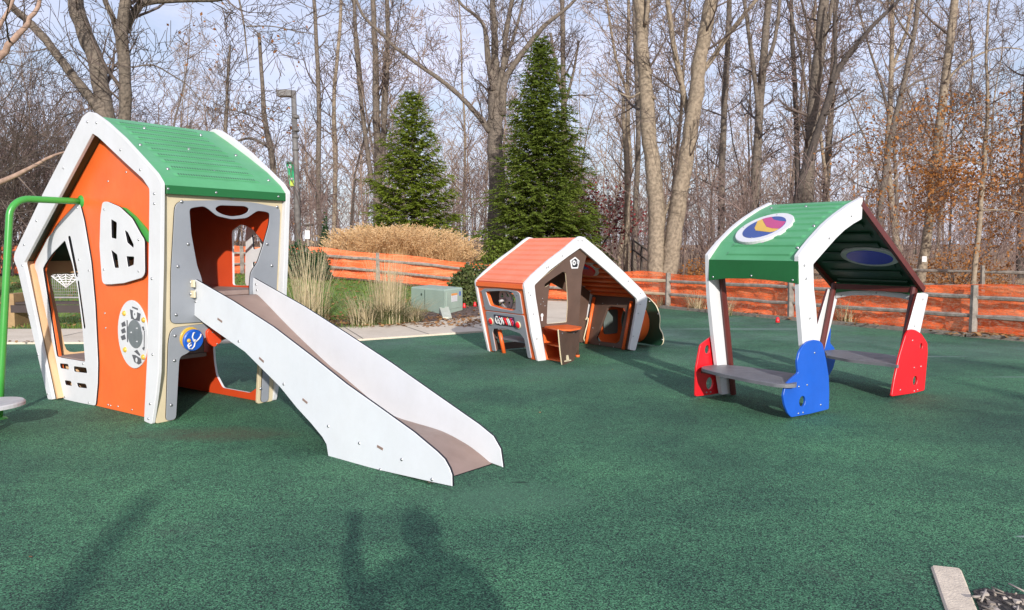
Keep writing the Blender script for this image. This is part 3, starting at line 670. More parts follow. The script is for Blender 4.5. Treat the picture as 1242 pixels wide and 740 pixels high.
# front valance and rear valance
VA = S.wall(pr1[-1][0], 0, pr1[-1][0], 1)
zt_ = pr1[-1][1]
zz = lambda p: VA.px(p)
va = [(.002, zt_ + .004)] + [(.002, zt_ - .195), (.20, zt_ - .178), (.50, zt_ - .166), (.80, zt_ - .175), (LB - .047, zt_ - .20)] + [(LB - .047, zt_ + .004)]
panel('front_valance', VA, va, th=.02, off=.004, m=GREEND, parent=h3, bolts=[(.06, zt_ - .165), (.5, zt_ - .14), (.95, zt_ - .165)], br=.011)
VB = S.wall(1.865, 0, 1.865, 1)
panel('rear_valance', VB, [(.045, 1.12), (.045, .93), (.25, .975), (.52, .99), (.8, .975), (LB - .045, .93), (LB - .045, 1.12)], th=.02, off=-.01, m=GREEN, parent=h3)
panel('valance_trim', VB, [(.05, .925), (.25, .968), (.52, .982), (.8, .968), (LB - .05, .925), (LB - .05, .985), (.8, 1.02), (.52, 1.033), (.25, 1.02), (.05, .985)], th=.01, off=.002, m=WHITE, parent=h3, bolts=[(.12, .96), (.52, 1.01), (.92, .96)])
# oval windows of coloured inlay
a0, a1 = V(pr1[4]), V(pr1[2])
FS = Plane(S.L(a0.x, 0, a0.y), S.n, S.L(a1.x, 0, a1.y) - S.L(a0.x, 0, a0.y))
oc = FS.px((928, 279)); rx_, ry_ = .345, .20
e1 = V(FS.px((964, 268))) - V(oc); e2 = V(FS.px((892.5, 290))) - V(oc)
rx_ = (e1.length + e2.length) / 2; rot = math.atan2((e1 - e2).y, (e1 - e2).x)
t1 = V(FS.px((927, 262.5))) - V(oc); ry_ = abs((Matrix.Rotation(-rot, 2) @ t1).y) * 1.0
ofs = .031; ry_ *= .80
ob = panel('oval_badge', FS, ell(oc, rx_, ry_, 44, rot), th=.03, off=ofs, m=WHITE, parent=h3, ch=.004, bolts=[FS.px(p) for p in ((903, 279), (943.5, 264), (913, 292))], br=.008)
def El(s_, n_=40): return ell(oc, rx_ * s_, ry_ * s_, n_, rot)
mb = MB(); add_panel(mb, FS, El(.74), th=.004, off=ofs + .003, ch=.0008); 
def clip(px_):
    out_ = []
    for p in FS.P(px_):
        d = Matrix.Rotation(-rot, 2) @ (V(p) - V(oc)); k_ = math.hypot(d.x / (rx_ * .735), d.y / (ry_ * .735))
        if k_ > 1: d = d / k_
        out_.append(tuple(V(oc) + Matrix.Rotation(rot, 2) @ d))
    return out_
add_panel(mb, FS, clip([(920, 271.5), (926, 269.5), (928, 274), (931, 279), (938, 281), (947, 281.5), (941, 284.5), (935, 285.5), (918, 283.5), (916.5, 280.5)]), th=.003, off=ofs + .005, mi=2, ch=.0006)
add_panel(mb, FS, clip([(926, 269.5), (931, 268), (937, 267), (940, 270.5), (947, 272), (957, 272), (952, 277), (947, 281.5), (938, 281), (931, 279)]), th=.003, off=ofs + .0065, mi=1, ch=.0006)
mb.build('badge_inlay', [NAVY, MAGENTA, YELLOW], ob)
BS = Plane(S.L(.70, 0, 1.868), S.n, S.L(1.865, 0, 1.093) - S.L(.70, 0, 1.868), toward=S.L(.7, .5, 0))
oc = BS.px((1055.5, 309.5)); r2 = abs(BS.px((1088, 318))[0] - BS.px((1023, 302))[0]) / 2
ob = panel('oval_badge', BS, ell(oc, .31, .17, 40), th=.03, off=.03, m=SEATG, parent=h3, ch=.008)
mb = MB(); add_panel(mb, BS, ell(oc, .245, .13, 40), th=.006, off=.034); mb.build('badge_inlay', mat('badge_blue', (.03, .05, .50), None, 4, .3), ob)
# seat ends
PN = S.gable(-.03)
blue = [(988, 412.3), (981, 414), (974.6, 419), (969.5, 427), (967, 438), (967.5, 447), (968.5, 452.5), (960, 459.5), (953, 467), (950, 480), (952, 492), (956, 502), (960, 506.3), (983, 502), (1005.5, 496.3), (1006, 476), (1005.5, 457), (1002, 435), (998, 417), (994, 413.3)]
panel('seat_end', PN, PN.P(blue), [ell(PN.px((973.3, 487)), .045, .048, 16)], th=.02, m=BLUE, parent=h3, rad=.02, bolts=PN.P([(988, 428), (969, 469), (979, 467), (995.5, 491), (968.5, 501.5), (974, 500.5)]), br=.010)
red = [(1106, 399.5), (1111, 400.5), (1118, 405), (1125, 416), (1125.5, 428), (1121.5, 473.5), (1108, 477), (1081.5, 481), (1085, 460), (1091, 432), (1099, 406), (1102, 401)]
panel('seat_end', PN, PN.P(red), [ell(PN.px((1117.5, 420)), .026, .032, 14), ell(PN.px((1110, 462)), .042, .05, 16)], th=.02, m=RED, parent=h3, rad=.02, bolts=PN.P([(1107, 413), (1109, 446), (1117, 444.5), (1092, 473), (1109, 474.5), (1113, 473)]), br=.010)
PF = S.gable(LB + .03)
redl = [(862.5, 408.8), (868, 405), (876, 405), (884, 411.5), (889.5, 437), (888, 455), (879.5, 475.8), (862, 479), (843.7, 481), (844.5, 447), (849.6, 419), (853, 416)]
panel('seat_end', PF, PF.P(redl), [ell(PF.px((858, 424)), .035, .045, 14), ell(PF.px((861, 465)), .052, .062, 16)], th=.02, m=RED, parent=h3, rad=.02, bolts=PF.P([(857, 476), (862, 475.5)]), br=.010)
bluel = [(1003, 394.5), (1008, 398), (1007, 416), (1012, 421.5), (1014.5, 432), (1011, 446), (1005.5, 456), (996, 456), (984, 452), (986, 425), (992, 402), (998, 395)]
panel('seat_end', PF, PF.P(bluel), [ell(PF.px((1002, 406)), .026, .035, 14)], th=.02, m=BLUE, parent=h3, rad=.02)
# benches
def bench(zb, px, name):
    mb_ = MB(); pts = [G(p[0], p[1], zb) for p in px]
    pl2 = Plane(V((0, 0, zb)), (1, 0, 0), (0, 1, 0), toward=(0, 0, 9))
    add_panel(mb_, pl2, [(p.x, p.y) for p in pts], th=.03, rad=.03, ei=0)
    c = sum((p for p in pts), V((0, 0, 0))) / len(pts)
    mb_.build(name, SLATE, h3)
    m2 = MB(); d_ = S.n
    m2.box(c + V((0, 0, -.048)), S.n * (LB / 2 - .02), S.u * .03, (0, 0, .017)); m2.build('bench_beam', MAROON, h3)
zb1 = PN.w(PN.px((962, 459)))[2]
bench(.33, [(850.5, 445), (856, 443.5), (871, 442), (895, 443.5), (930, 448), (968, 453.5), (966, 466), (954, 466.5), (940, 465.5), (908, 460), (870, 452), (852, 447)], 'bench_seat')
bench(.34, [(1000, 424.8), (1012, 424), (1040, 425.8), (1070, 429), (1092, 432), (1090, 443), (1076, 441), (1030, 436), (1003, 431)], 'bench_seat')
# ================================================================== ground
def sst(x, a, b):
    t = min(1, max(0, (x - a) / (b - a))); return t * t * (3 - 2 * t)
def zb(x):
    """height of the berm along the left fence"""
    return .68 * (1 - sst(x, -7.5, 2.2))
def TZ(x, y):
    z = zb(x) * sst(y, 14.6, 22.5)
    z += (zb(x) * .9 + .10) * sst(y, 23.5, 34) * 1.0
    z += .55 * sst(y, 26, 60) + .008 * max(0, y - 60)
    if y > 24: z += .10 * math.sin(x * .31 + y * .17) * sst(y, 24, 32)
    return z
def terrain_sheet(name, poly, m, off=0.0, step=.8, kind='structure'):
    """sheet that follows the terrain inside a polygon"""
    pts = []; k = len(poly)
    for i in range(k):
        a, b = V(poly[i]), V(poly[(i + 1) % k]); n_ = max(1, int((b - a).length / step))
        pts += [a.lerp(b, j / n_) for j in range(n_)]
    nb_ = len(pts)
    x0, x1 = min(p.x for p in pts), max(p.x for p in pts); y0, y1 = min(p.y for p in pts), max(p.y for p in pts)
    def inside(x, y):
        c = False
        for i in range(nb_):
            a, b = pts[i - 1], pts[i]
            if (a.y > y) != (b.y > y) and x < (b.x - a.x) * (y - a.y) / (b.y - a.y) + a.x: c = not c
        return c
    y = y0 + step * .5
    while y < y1:
        x = x0 + step * .5
        while x < x1:
            if inside(x, y) and min((V((x, y)) - p).length for p in pts) > step * .45: pts.append(V((x, y)))
            x += step
        y += step
    v_, e_, f_, *_ = delaunay_2d_cdt([V((p.x, p.y)) for p in pts], [(i, (i + 1) % nb_) for i in range(nb_)], [], 1, 1e-5)
    mb_ = MB(); mb_.add([(p.x, p.y, TZ(p.x, p.y) + off) for p in v_], [tuple(f) for f in f_], 0, True)
    o = mb_.build(name, m); o['kind'] = kind
    return o

def node_mat(name):
    m = bpy.data.materials.new(name); m.use_nodes = True; nt = m.node_tree
    return m, nt, nt.nodes['Principled BSDF'], nt.nodes.new('ShaderNodeTexCoord')
def nnoise(nt, tc, scale, detail=4, rough=.6, vec=None):
    n = nt.nodes.new('ShaderNodeTexNoise'); n.inputs['Scale'].default_value = scale; n.inputs['Detail'].default_value = detail; n.inputs['Roughness'].default_value = rough
    nt.links.new(vec or tc.outputs['Object'], n.inputs['Vector']); return n
def nramp(nt, src, stops):
    r = nt.nodes.new('ShaderNodeValToRGB'); el = r.color_ramp.elements
    while len(el) < len(stops): el.new(.5)
    for e_, (p, c) in zip(el, stops): e_.position = p; e_.color = (*c, 1) if len(c) == 3 else c
    nt.links.new(src, r.inputs['Fac']); return r
def nmix(nt, fac, a, b, mode='MIX'):
    m = nt.nodes.new('ShaderNodeMix'); m.data_type = 'RGBA'; m.blend_type = mode
    if isinstance(fac, (int, float)): m.inputs[0].default_value = fac
    else: nt.links.new(fac, m.inputs[0])
    for s_, x in ((6, a), (7, b)):
        if isinstance(x, tuple): m.inputs[s_].default_value = (*x, 1)
        else: nt.links.new(x, m.inputs[s_])
    return m.outputs[2]
def nmath(nt, op, a, b=None):
    m = nt.nodes.new('ShaderNodeMath'); m.operation = op; m.use_clamp = op == 'MULTIPLY'
    for i, x in enumerate((a, b)):
        if x is None: continue
        if isinstance(x, (int, float)): m.inputs[i].default_value = x
        else: nt.links.new(x, m.inputs[i])
    return m.outputs[0]
def nbump(nt, b, src, st, dist=.01):
    bp = nt.nodes.new('ShaderNodeBump'); bp.inputs['Strength'].default_value = st; bp.inputs['Distance'].default_value = dist
    nt.links.new(src, bp.inputs['Height']); nt.links.new(bp.outputs['Normal'], b.inputs['Normal'])

# poured rubber: green and black crumbs, sun-faded patches, a dusty pale strip along the far edge
m, nt, b, tc = node_mat('rubber_crumb'); RUBBER = m
vo = nt.nodes.new('ShaderNodeTexVoronoi'); vo.inputs['Scale'].default_value = 175; nt.links.new(tc.outputs['Object'], vo.inputs['Vector'])
sep = nt.nodes.new('ShaderNodeSeparateColor'); nt.links.new(vo.outputs['Color'], sep.inputs[0])
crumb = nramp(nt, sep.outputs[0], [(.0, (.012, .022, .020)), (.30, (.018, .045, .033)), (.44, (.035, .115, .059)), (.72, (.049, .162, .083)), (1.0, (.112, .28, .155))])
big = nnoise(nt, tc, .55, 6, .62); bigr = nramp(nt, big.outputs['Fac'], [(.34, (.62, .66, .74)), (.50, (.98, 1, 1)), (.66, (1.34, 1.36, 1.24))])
c1 = nmix(nt, 1.0, crumb.outputs['Color'], bigr.outputs['Color'], 'MULTIPLY')
med = nnoise(nt, tc, 5.5, 5, .7); medr = nramp(nt, med.outputs['Fac'], [(.35, (.88, .88, .90)), (.65, (1.10, 1.10, 1.08))])
c2 = nmix(nt, 1.0, c1, medr.outputs['Color'], 'MULTIPLY')
xyz = nt.nodes.new('ShaderNodeSeparateXYZ'); nt.links.new(tc.outputs['Object'], xyz.inputs[0])
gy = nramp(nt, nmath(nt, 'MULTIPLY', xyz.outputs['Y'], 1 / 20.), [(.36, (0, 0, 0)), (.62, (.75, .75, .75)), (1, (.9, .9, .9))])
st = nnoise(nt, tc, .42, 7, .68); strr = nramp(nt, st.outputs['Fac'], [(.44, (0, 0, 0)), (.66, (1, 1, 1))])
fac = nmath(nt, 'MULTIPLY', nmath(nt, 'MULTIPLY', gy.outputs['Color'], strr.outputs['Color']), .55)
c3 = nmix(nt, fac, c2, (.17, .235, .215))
# earth-coloured scuffs near the playhouse
mu = nnoise(nt, tc, .9, 5, .7); mur = nramp(nt, mu.outputs['Fac'], [(.60, (0, 0, 0)), (.78, (.45, .45, .45))])
c4 = nmix(nt, mur.outputs['Color'], c3, (.075, .10, .075))
def spot(cin, cx, cy, rx, ry, colr, amt):
    a_ = nmath(nt, 'POWER', nmath(nt, 'DIVIDE', nmath(nt, 'SUBTRACT', xyz.outputs['X'], cx), rx), 2.0); b2 = nmath(nt, 'POWER', nmath(nt, 'DIVIDE', nmath(nt, 'SUBTRACT', xyz.outputs['Y'], cy), ry), 2.0)
    dn = nmath(nt, 'ADD', nmath(nt, 'ADD', a_, b2), nmath(nt, 'MULTIPLY', med.outputs['Fac'], .9))
    rp_2 = nramp(nt, dn, [(.35, (amt, amt, amt)), (1.0, (0, 0, 0))]); return nmix(nt, rp_2.outputs['Color'], cin, colr)
c4 = spot(c4, -2.35, 6.15, .95, .40, (.085, .07, .045), .65)      # earth trodden at the foot of the playhouse
c4 = spot(c4, -.02, 4.55, .75, .55, (.075, .17, .105), .55)      # rubber polished pale at the slide's exit
c4 = spot(c4, .05, 4.86, .10, .035, (.008, .02, .014), .9)     # damp spot
c4 = spot(c4, 1.1, 9.2, 1.1, .8, (.075, .16, .11), .45)
c4 = spot(c4, 5.3, 10.6, 1.5, .10, (.22, .28, .26), .7); c4 = spot(c4, 6.2, 8.9, 1.4, .07, (.20, .26, .24), .6); c4 = spot(c4, 4.4, 14.2, 2.4, .35, (.18, .24, .22), .6); c4 = spot(c4, 2.66, 3.93, .07, .02, (.30, .36, .34), .7)
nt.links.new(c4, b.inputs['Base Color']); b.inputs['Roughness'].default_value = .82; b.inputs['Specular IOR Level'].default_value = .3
nbump(nt, b, vo.outputs['Distance'], .35, .003)

m, nt, b, tc = node_mat('forest_floor'); FLOOR = m
vo = nt.nodes.new('ShaderNodeTexVoronoi'); vo.inputs['Scale'].default_value = 11; nt.links.new(tc.outputs['Object'], vo.inputs['Vector'])
sep = nt.nodes.new('ShaderNodeSeparateColor'); nt.links.new(vo.outputs['Color'], sep.inputs[0])
lf = nramp(nt, sep.outputs[0], [(.0, (.13, .085, .05)), (.4, (.27, .17, .095)), (.75, (.42, .28, .16)), (1, (.52, .37, .23))])
n1 = nnoise(nt, tc, .35, 5); r1 = nramp(nt, n1.outputs['Fac'], [(.35, (.75, .72, .70)), (.65, (1.1, 1.05, 1))])
nt.links.new(nmix(nt, 1.0, lf.outputs['Color'], r1.outputs['Color'], 'MULTIPLY'), b.inputs['Base Color']); b.inputs['Roughness'].default_value = .9
nbump(nt, b, vo.outputs['Distance'], .8, .05)

m, nt, b, tc = node_mat('concrete_walk'); CONC = m
n1 = nnoise(nt, tc, 1.6, 7, .7); r1 = nramp(nt, n1.outputs['Fac'], [(.3, (.55, .47, .365)), (.7, (.68, .59, .475))])
n2 = nnoise(nt, tc, 60, 4); r2 = nramp(nt, n2.outputs['Fac'], [(.3, (.85, .85, .85)), (.7, (1.08, 1.08, 1.08))])
nt.links.new(nmix(nt, 1.0, r1.outputs['Color'], r2.outputs['Color'], 'MULTIPLY'), b.inputs['Base Color']); b.inputs['Roughness'].default_value = .85
nbump(nt, b, n2.outputs['Fac'], .3, .004)
m, nt, b, tc = node_mat('lawn_soil'); LAWN = m
n1 = nnoise(nt, tc, 3.0, 7, .7); r1 = nramp(nt, n1.outputs['Fac'], [(.3, (.09, .15, .03)), (.55, (.13, .20, .045)), (.75, (.20, .21, .07))])
nt.links.new(r1.outputs['Color'], b.inputs['Base Color']); b.inputs['Roughness'].default_value = .9
m, nt, b, tc = node_mat('bark_mulch'); MULCH = m
vo = nt.nodes.new('ShaderNodeTexVoronoi'); vo.inputs['Scale'].default_value = 22; nt.links.new(tc.outputs['Object'], vo.inputs['Vector'])
sep = nt.nodes.new('ShaderNodeSeparateColor'); nt.links.new(vo.outputs['Color'], sep.inputs[0])
lf = nramp(nt, sep.outputs[0], [(.0, (.045, .028, .024)), (.5, (.11, .07, .055)), (.85, (.19, .125, .10)), (1, (.28, .19, .14))])
nt.links.new(lf.outputs['Color'], b.inputs['Base Color']); b.inputs['Roughness'].default_value = .9
nbump(nt, b, vo.outputs['Distance'], 1.0, .04)

# ground sheet to the horizon
xs = [-260, -160, -100, -70, -52] + [x * 2.0 for x in range(-20, 21)] + [52, 70, 100, 160, 260]
ys = [-120, -60, -30, -12, 0, 6, 10, 13] + [14 + i * 1.0 for i in range(0, 24)] + [40, 44, 48, 54, 60, 70, 85, 100, 130, 170, 230, 300]
mb = MB(); nx = len(xs)
mb.add([(x, y, TZ(x, y) - .03) for y in ys for x in xs], [(j * nx + i, j * nx + i + 1, (j + 1) * nx + i + 1, (j + 1) * nx + i) for j in range(len(ys) - 1) for i in range(nx - 1)], 0, True)
o = mb.build('ground', FLOOR); o['kind'] = 'structure'
# walk edges traced on the ground
wb = [(-16, 11.9), (-7.9, 11.95), (-4.6, 12.05), (-2.42, 12.4), (-.5, 13.65), (1.0, 15.3), (2.2, 17.4), (2.9, 20.3)]
wt = [(.6, 20.9), (.5, 18.6), (-.63, 16.4), (-1.7, 15.2), (-3.1, 14.3), (-6.0, 14.0), (-10.6, 13.9), (-16, 13.9)]
FEN = [(10.6, 9.2), (8.34, 12.55), (7.86, 13.15), (3.89, 19.3), (2.3, 21.2)]
rub = [(-30, -14), (16, -14), (14.0, 3.5)] + [(p[0] - .25, p[1] - .22) for p in FEN[:4]] + [(2.75, 20.2)] + [(p[0], p[1] - .0) for p in wb[-2::-1]] + [(-30, 11.9)]
# flat play surface
mb = MB(); t3 = tessellate_polygon([[V((x, y, 0)) for x, y in rub]])
hole = None
mb.add([(x, y, 0) for x, y in rub], [tuple(t) for t in t3]); o = mb.build('rubber_surface', RUBBER); o['kind'] = 'structure'
# concrete walk: slab with a slight kerb edge and tooled joints
mb = MB()
wp_ = wb + wt
t3 = tessellate_polygon([[V((x, y, 0)) for x, y in wp_]])
mb.add([(x, y, TZ(x, y) + .03) for x, y in wp_], [tuple(t) for t in t3])
for i in range(len(wb) - 1):
    a, b_ = V((*wb[i], .03)), V((*wb[i + 1], .03)); mb.quad(a, b_, b_ - V((0, 0, .05)), a - V((0, 0, .05)))
o = mb.build('concrete_walk', CONC); o['kind'] = 'structure'
mb = MB()
for (x, y, x2, y2) in ((-11, 11.93, -11.1, 13.9), (-9.2, 11.95, -9.3, 13.9), (-7.4, 11.97, -7.5, 13.95), (-5.6, 12.02, -5.7, 14.0), (-3.9, 12.2, -4.2, 14.2), (-2.4, 12.42, -3.1, 14.25), (-1.4, 13.05, -2.2, 14.85), (-.45, 13.7, -1.4, 15.55), (.4, 14.7, -.75, 16.2), (1.2, 15.7, -.2, 17.2)):
    a, b_ = V((x, y, .0335 + TZ(x, y))), V((x2, y2, .0335 + TZ(x2, y2))); w = V((.009, 0, 0)); mb.quad(a - w, a + w, b_ + w, b_ - w)
o = mb.build('walk_joints', mat('joint_dark', (.10, .09, .075))); o['kind'] = 'structure'
LFEN = [(-24, 23.2), (-17, 23.1), (-10, 23.0), (-5.4, 23.0), (-1.6, 22.9), (2.3, 21.2)]
lawn = [(p[0], p[1]) for p in wt[::-1][:5]] + [(-1.72, 15.3), (-.8, 16.4), (.3, 18.7), (.5, 20.9), (.3, 22.0), (-1.6, 22.85), (-5.4, 22.95), (-10, 22.95), (-16, 23)]
terrain_sheet('lawn', lawn, LAWN, .012, .7)
bed = [(-4.4, 14.15), (-3.1, 14.31), (-1.7, 15.22), (-.63, 16.42), (.35, 18.4), (.45, 20.6), (-.5, 20.6), (-1.1, 18.6), (-2.0, 17.0), (-2.9, 15.9), (-3.8, 15.3), (-4.6, 15.1)]
terrain_sheet('mulch_bed', bed, MULCH, .035, .5)
fb = [(-24, 22.4), (-10, 22.2), (-5.4, 22.2), (-1.6, 22.0), (.2, 21.3), (.3, 23.6), (-5, 24.2), (-24, 24.2)]
terrain_sheet('mulch_strip', fb, MULCH, .045, .8)
# dirt and timber edge at the foot of the right fence
mb = MB()
for i in range(len(FEN) - 2):
    a, b_ = V((*FEN[i], 0)), V((*FEN[i + 1], 0)); d = (b_ - a).normalized(); nrm = V((-d.y, d.x, 0))
    if nrm.y > 0: nrm = -nrm
    mb.box((a + b_) / 2 + nrm * .22 + V((0, 0, .025)), (b_ - a) / 2 - d * .005, nrm * .06, (0, 0, .035))
o = mb.build('timber_edging', mat('weathered_edging', (.24, .21, .17), (.16, .14, .12), 12, .9, .4, 60)); tag(o, 'low weathered timber edging between the green rubber and the right fence', 'edging')

# grass blades, leaves
def ribbon(mb_, p, d, h, w, lean, segs=2, mi=0):
    """a blade: tapering strip that bends over"""
    side = V((-d.y, d.x, 0)) * w; vs = []
    for i in range(segs + 1):
        t = i / segs; c = p + V((0, 0, h * (t - .25 * lean * t * t))) + d * (lean * h * t * t)
        ww = 1 - t * .9; vs += [c - side * ww, c + side * ww]
    mb_.add(vs, [(2 * i, 2 * i + 1, 2 * i + 3, 2 * i + 2) for i in range(segs)], mi)
def rdir(r=rng):
    a = r.random() * math.tau; return V((math.cos(a), math.sin(a), 0))
GRASS = leafmat('lawn_blades', (.10, .20, .03), (.15, .25, .04), (.26, .26, .08), .7, .35)
STRAW = leafmat('straw_blades', (.56, .46, .28), (.66, .55, .36), (.40, .34, .19), .7, .35)
TAWNY = leafmat('tawny_plumes', (.66, .44, .22), (.78, .56, .32), (.54, .34, .15), .8, .35)
LITTER = leafmat('leaf_litter', (.20, .10, .045), (.30, .15, .06), (.40, .23, .10), .8, .15)
mb = MB()
n_ = 0
while n_ < 26000:
    x = rng.uniform(-14, .2); y = rng.uniform(14.0, 22.6)
    if x > -2.6 - (14.3 - y) * .3 and (y < 15 + (x + 3) * 1.6): continue
    if x < -8.5 and rng.random() < .55: continue
    if -7.2 < x < -5.0 and rng.random() < .0: continue
    n_ += 1
    ribbon(mb, V((x, y, TZ(x, y) + .012)), rdir(), rng.uniform(.04, .09), rng.uniform(.006, .012), rng.uniform(.2, 1.0), 1)
o = mb.build('lawn_grass', GRASS); o['kind'] = 'stuff'
def leaf(mb_, p, s_, r=rng, flat=True, mi=0):
    d = rdir(r); e_ = V((-d.y, d.x, 0)); up = V((0, 0, 1))
    if flat: t = r.uniform(-.5, .5); e_ = (e_ + up * t).normalized(); d = (d + up * r.uniform(-.4, .4)).normalized()
    else:
        d = V((r.uniform(-1, 1), r.uniform(-1, 1), r.uniform(-1, .6))).normalized(); e_ = d.orthogonal().normalized(); e_ = (e_ * math.cos(s_ * 999) + d.cross(e_) * math.sin(s_ * 999))
    mb_.add([p - d * s_, p + e_ * s_ * .6, p + d * s_, p - e_ * s_ * .6], [(0, 1, 2, 3)], mi)
mb = MB()
for i in range(9000):
    if i < 2600: x, y = rng.uniform(-13, 0), rng.uniform(14.1, 22.8)
    elif i < 3300: x, y = rng.uniform(-4.3, -.4), rng.uniform(14.3, 16.2)
    elif i < 4200:
        t = rng.random(); k_ = rng.randrange(0, 3); a, b_ = V(FEN[k_]), V(FEN[k_ + 1]); p = a.lerp(b_, t); x, y = p.x - abs(rng.gauss(0, .18)), p.y - abs(rng.gauss(0, .15)) + .1
    else: x, y = rng.uniform(-16, 22), rng.uniform(23.2, 40)
    if i < 3300 and y < 13.9: continue
    leaf(mb, V((x, y, TZ(x, y) + rng.uniform(.03, .07))), rng.uniform(.03, .065))
for i in range(60):
    x = rng.uniform(-11, -6); leaf(mb, V((x, 11.9 + rng.gauss(0, .08), .045)), rng.uniform(.03, .05))
for px, py in ((743, 448), (37, 675), (655, 500)): leaf(mb, G(px, py, .012), .013)
o = mb.build('fallen_leaves', LITTER); o['kind'] = 'stuff'

# ================================================================== fences
WOOD = mat('grey_wood', (.31, .275, .235), (.18, .158, .135), 9, .85, .4, 40)
WOODN = mat('pale_wood', (.50, .40, .27), (.42, .32, .21), 9, .8, .3, 40)
def rail(mb_, a, b_, r=.05):
    a, b_ = V(a), V(b_); pts = []; k = 6
    for i in range(k + 1):
        t = i / k; p = a.lerp(b_, t) + V((0, 0, rng.uniform(-.012, .012))); pts.append(p)
    mb_.tube(pts, [r * rng.uniform(.8, 1.05) * (.75 if i in (0, k) else 1) for i in range(k + 1)], 6, 0, True, False)
def fence(name, path, label, spacing=2.9, hp=.86, posts=None, rails=(.33, .66), pale=()):
    tot = []
    if posts is None:
        posts = []
        for i in range(len(path) - 1):
            a, b_ = V(path[i]), V(path[i + 1]); n_ = max(1, round((b_ - a).length / spacing))
            posts += [a.lerp(b_, j / n_) for j in range(n_)]
        posts.append(V(path[-1]))
    posts = [V(p) for p in posts]
    root = empty(name, (posts[len(posts) // 2].x, posts[len(posts) // 2].y, TZ(*posts[len(posts) // 2])), label, 'fence')
    for p in posts:
        mb_ = MB(); z = TZ(p.x, p.y); l_ = V((rng.uniform(-.02, .02), rng.uniform(-.02, .02), 0))
        mb_.tube([(p.x, p.y, z - .1), (p.x, p.y, z + hp * .5), V((p.x, p.y, z + hp)) + l_], [.068, .065, .058], 6, 0, True, False)
        mb_.build('post', WOOD, root)
    for i in range(len(posts) - 1):
        a, b_ = posts[i], posts[i + 1]; d = (b_ - a).normalized()
        for h_ in rails:
            mb_ = MB(); rail(mb_, (a.x - d.x * .06, a.y - d.y * .06, TZ(a.x, a.y) + h_), (b_.x + d.x * .06, b_.y + d.y * .06, TZ(b_.x, b_.y) + h_), .045)
            mb_.build('rail', WOODN if i in pale else WOOD, root)
    return posts
rp_ = [(9.95, 10.2), (7.86, 13.15), (5.86, 16.25), (3.89, 19.3), (2.3, 21.2)]
fence('split_rail_fence', None, 'split rail fence of grey wood running along the right edge of the green rubber', posts=rp_, pale=(3,))
fence('split_rail_fence', LFEN, 'split rail fence on the grassy berm behind the path and the slide', 3.1, posts=[(-20.5, 23.1), (-17.3, 23.1), (-14.2, 23.05), (-11.1, 23.0), (-8.0, 23.0), (-6.1, 23.0), (-3.98, 23.0), (-1.3, 22.8), (.8, 22.0), (2.25, 21.35)])
# orange safety netting behind both fences
m, nt, b, tc = node_mat('orange_netting'); NET = m
n1 = nnoise(nt, tc, 2.2, 6, .7); mp = nt.nodes.new('ShaderNodeMapping'); mp.inputs['Scale'].default_value = (1.0, 1.0, 9.0); nt.links.new(tc.outputs['Object'], mp.inputs['Vector'])
n2 = nnoise(nt, tc, 1.6, 6, .65, mp.outputs['Vector'])
r1 = nramp(nt, n2.outputs['Fac'], [(.3, (.90, .115, .022)), (.52, (.97, .185, .05)), (.72, (.98, .38, .18))])
nt.links.new(r1.outputs['Color'], b.inputs['Base Color']); b.inputs['Roughness'].default_value = .55
tr = nt.nodes.new('ShaderNodeBsdfTransparent'); tl = nt.nodes.new('ShaderNodeBsdfTranslucent'); nt.links.new(r1.outputs['Color'], tl.inputs['Color'])
m1 = nt.nodes.new('ShaderNodeMixShader'); m1.inputs[0].default_value = .14; nt.links.new(b.outputs[0], m1.inputs[1]); nt.links.new(tl.outputs[0], m1.inputs[2])
m2 = nt.nodes.new('ShaderNodeMixShader'); mp3 = nt.nodes.new('ShaderNodeMapping'); mp3.inputs['Scale'].default_value = (14, 14, 34); nt.links.new(tc.outputs['Object'], mp3.inputs['Vector']); n3 = nnoise(nt, tc, 1.0, 3, .7, mp3.outputs['Vector']); r2 = nramp(nt, n3.outputs['Fac'], [(.42, (.0, .0, .0)), (.62, (.46, .46, .46))])
nt.links.new(r2.outputs['Color'], m2.inputs[0]); nt.links.new(m1.outputs[0], m2.inputs[1]); nt.links.new(tr.outputs[0], m2.inputs[2])
nt.links.new(m2.outputs[0], nt.nodes['Material Output'].inputs['Surface'])
nbump(nt, b, n2.outputs['Fac'], .8, .05)
def netting(path, label, h_=.86, off=.11, seed=1):
    r = random.Random(seed); mb_ = MB(); cols = []; tot = 0
    for i in range(len(path) - 1):
        a, b_ = V(path[i]), V(path[i + 1]); n_ = max(2, int((b_ - a).length / .18)); d = (b_ - a).normalized(); nr = V((-d.y, d.x))
        if nr.y < 0: nr = -nr
        for j in range(n_ + (i == len(path) - 2)):
            p = a.lerp(b_, j / n_) + nr * (off + .05 + r.uniform(-.055, .055)); s_ = tot + (b_ - a).length * j / n_
            z0 = TZ(p.x, p.y); hh_ = h_ - .04 * abs(math.sin(s_ * 1.05)) + .02 * math.sin(s_ * 2.3)
            cols.append([V((p.x, p.y, z0 + .02)) + V((nr.x, nr.y, 0)) * (.035 * math.sin(q * 9 + s_ * .7) + r.uniform(-.012, .012)) + V((0, 0, hh_ * q)) for q in (0, .14, .28, .42, .56, .7, .85, 1)])
        tot += (b_ - a).length
    k = 8
    mb_.add([p for c in cols for p in c], [(i * k + j, (i + 1) * k + j, (i + 1) * k + j + 1, i * k + j + 1) for i in range(len(cols) - 1) for j in range(k - 1)], 0, True)
    o = mb_.build('safety_netting', NET); tag(o, label, 'netting')
netting(rp_, 'orange plastic safety netting on the fence along the right side of the rubber', .86, .10, 3)
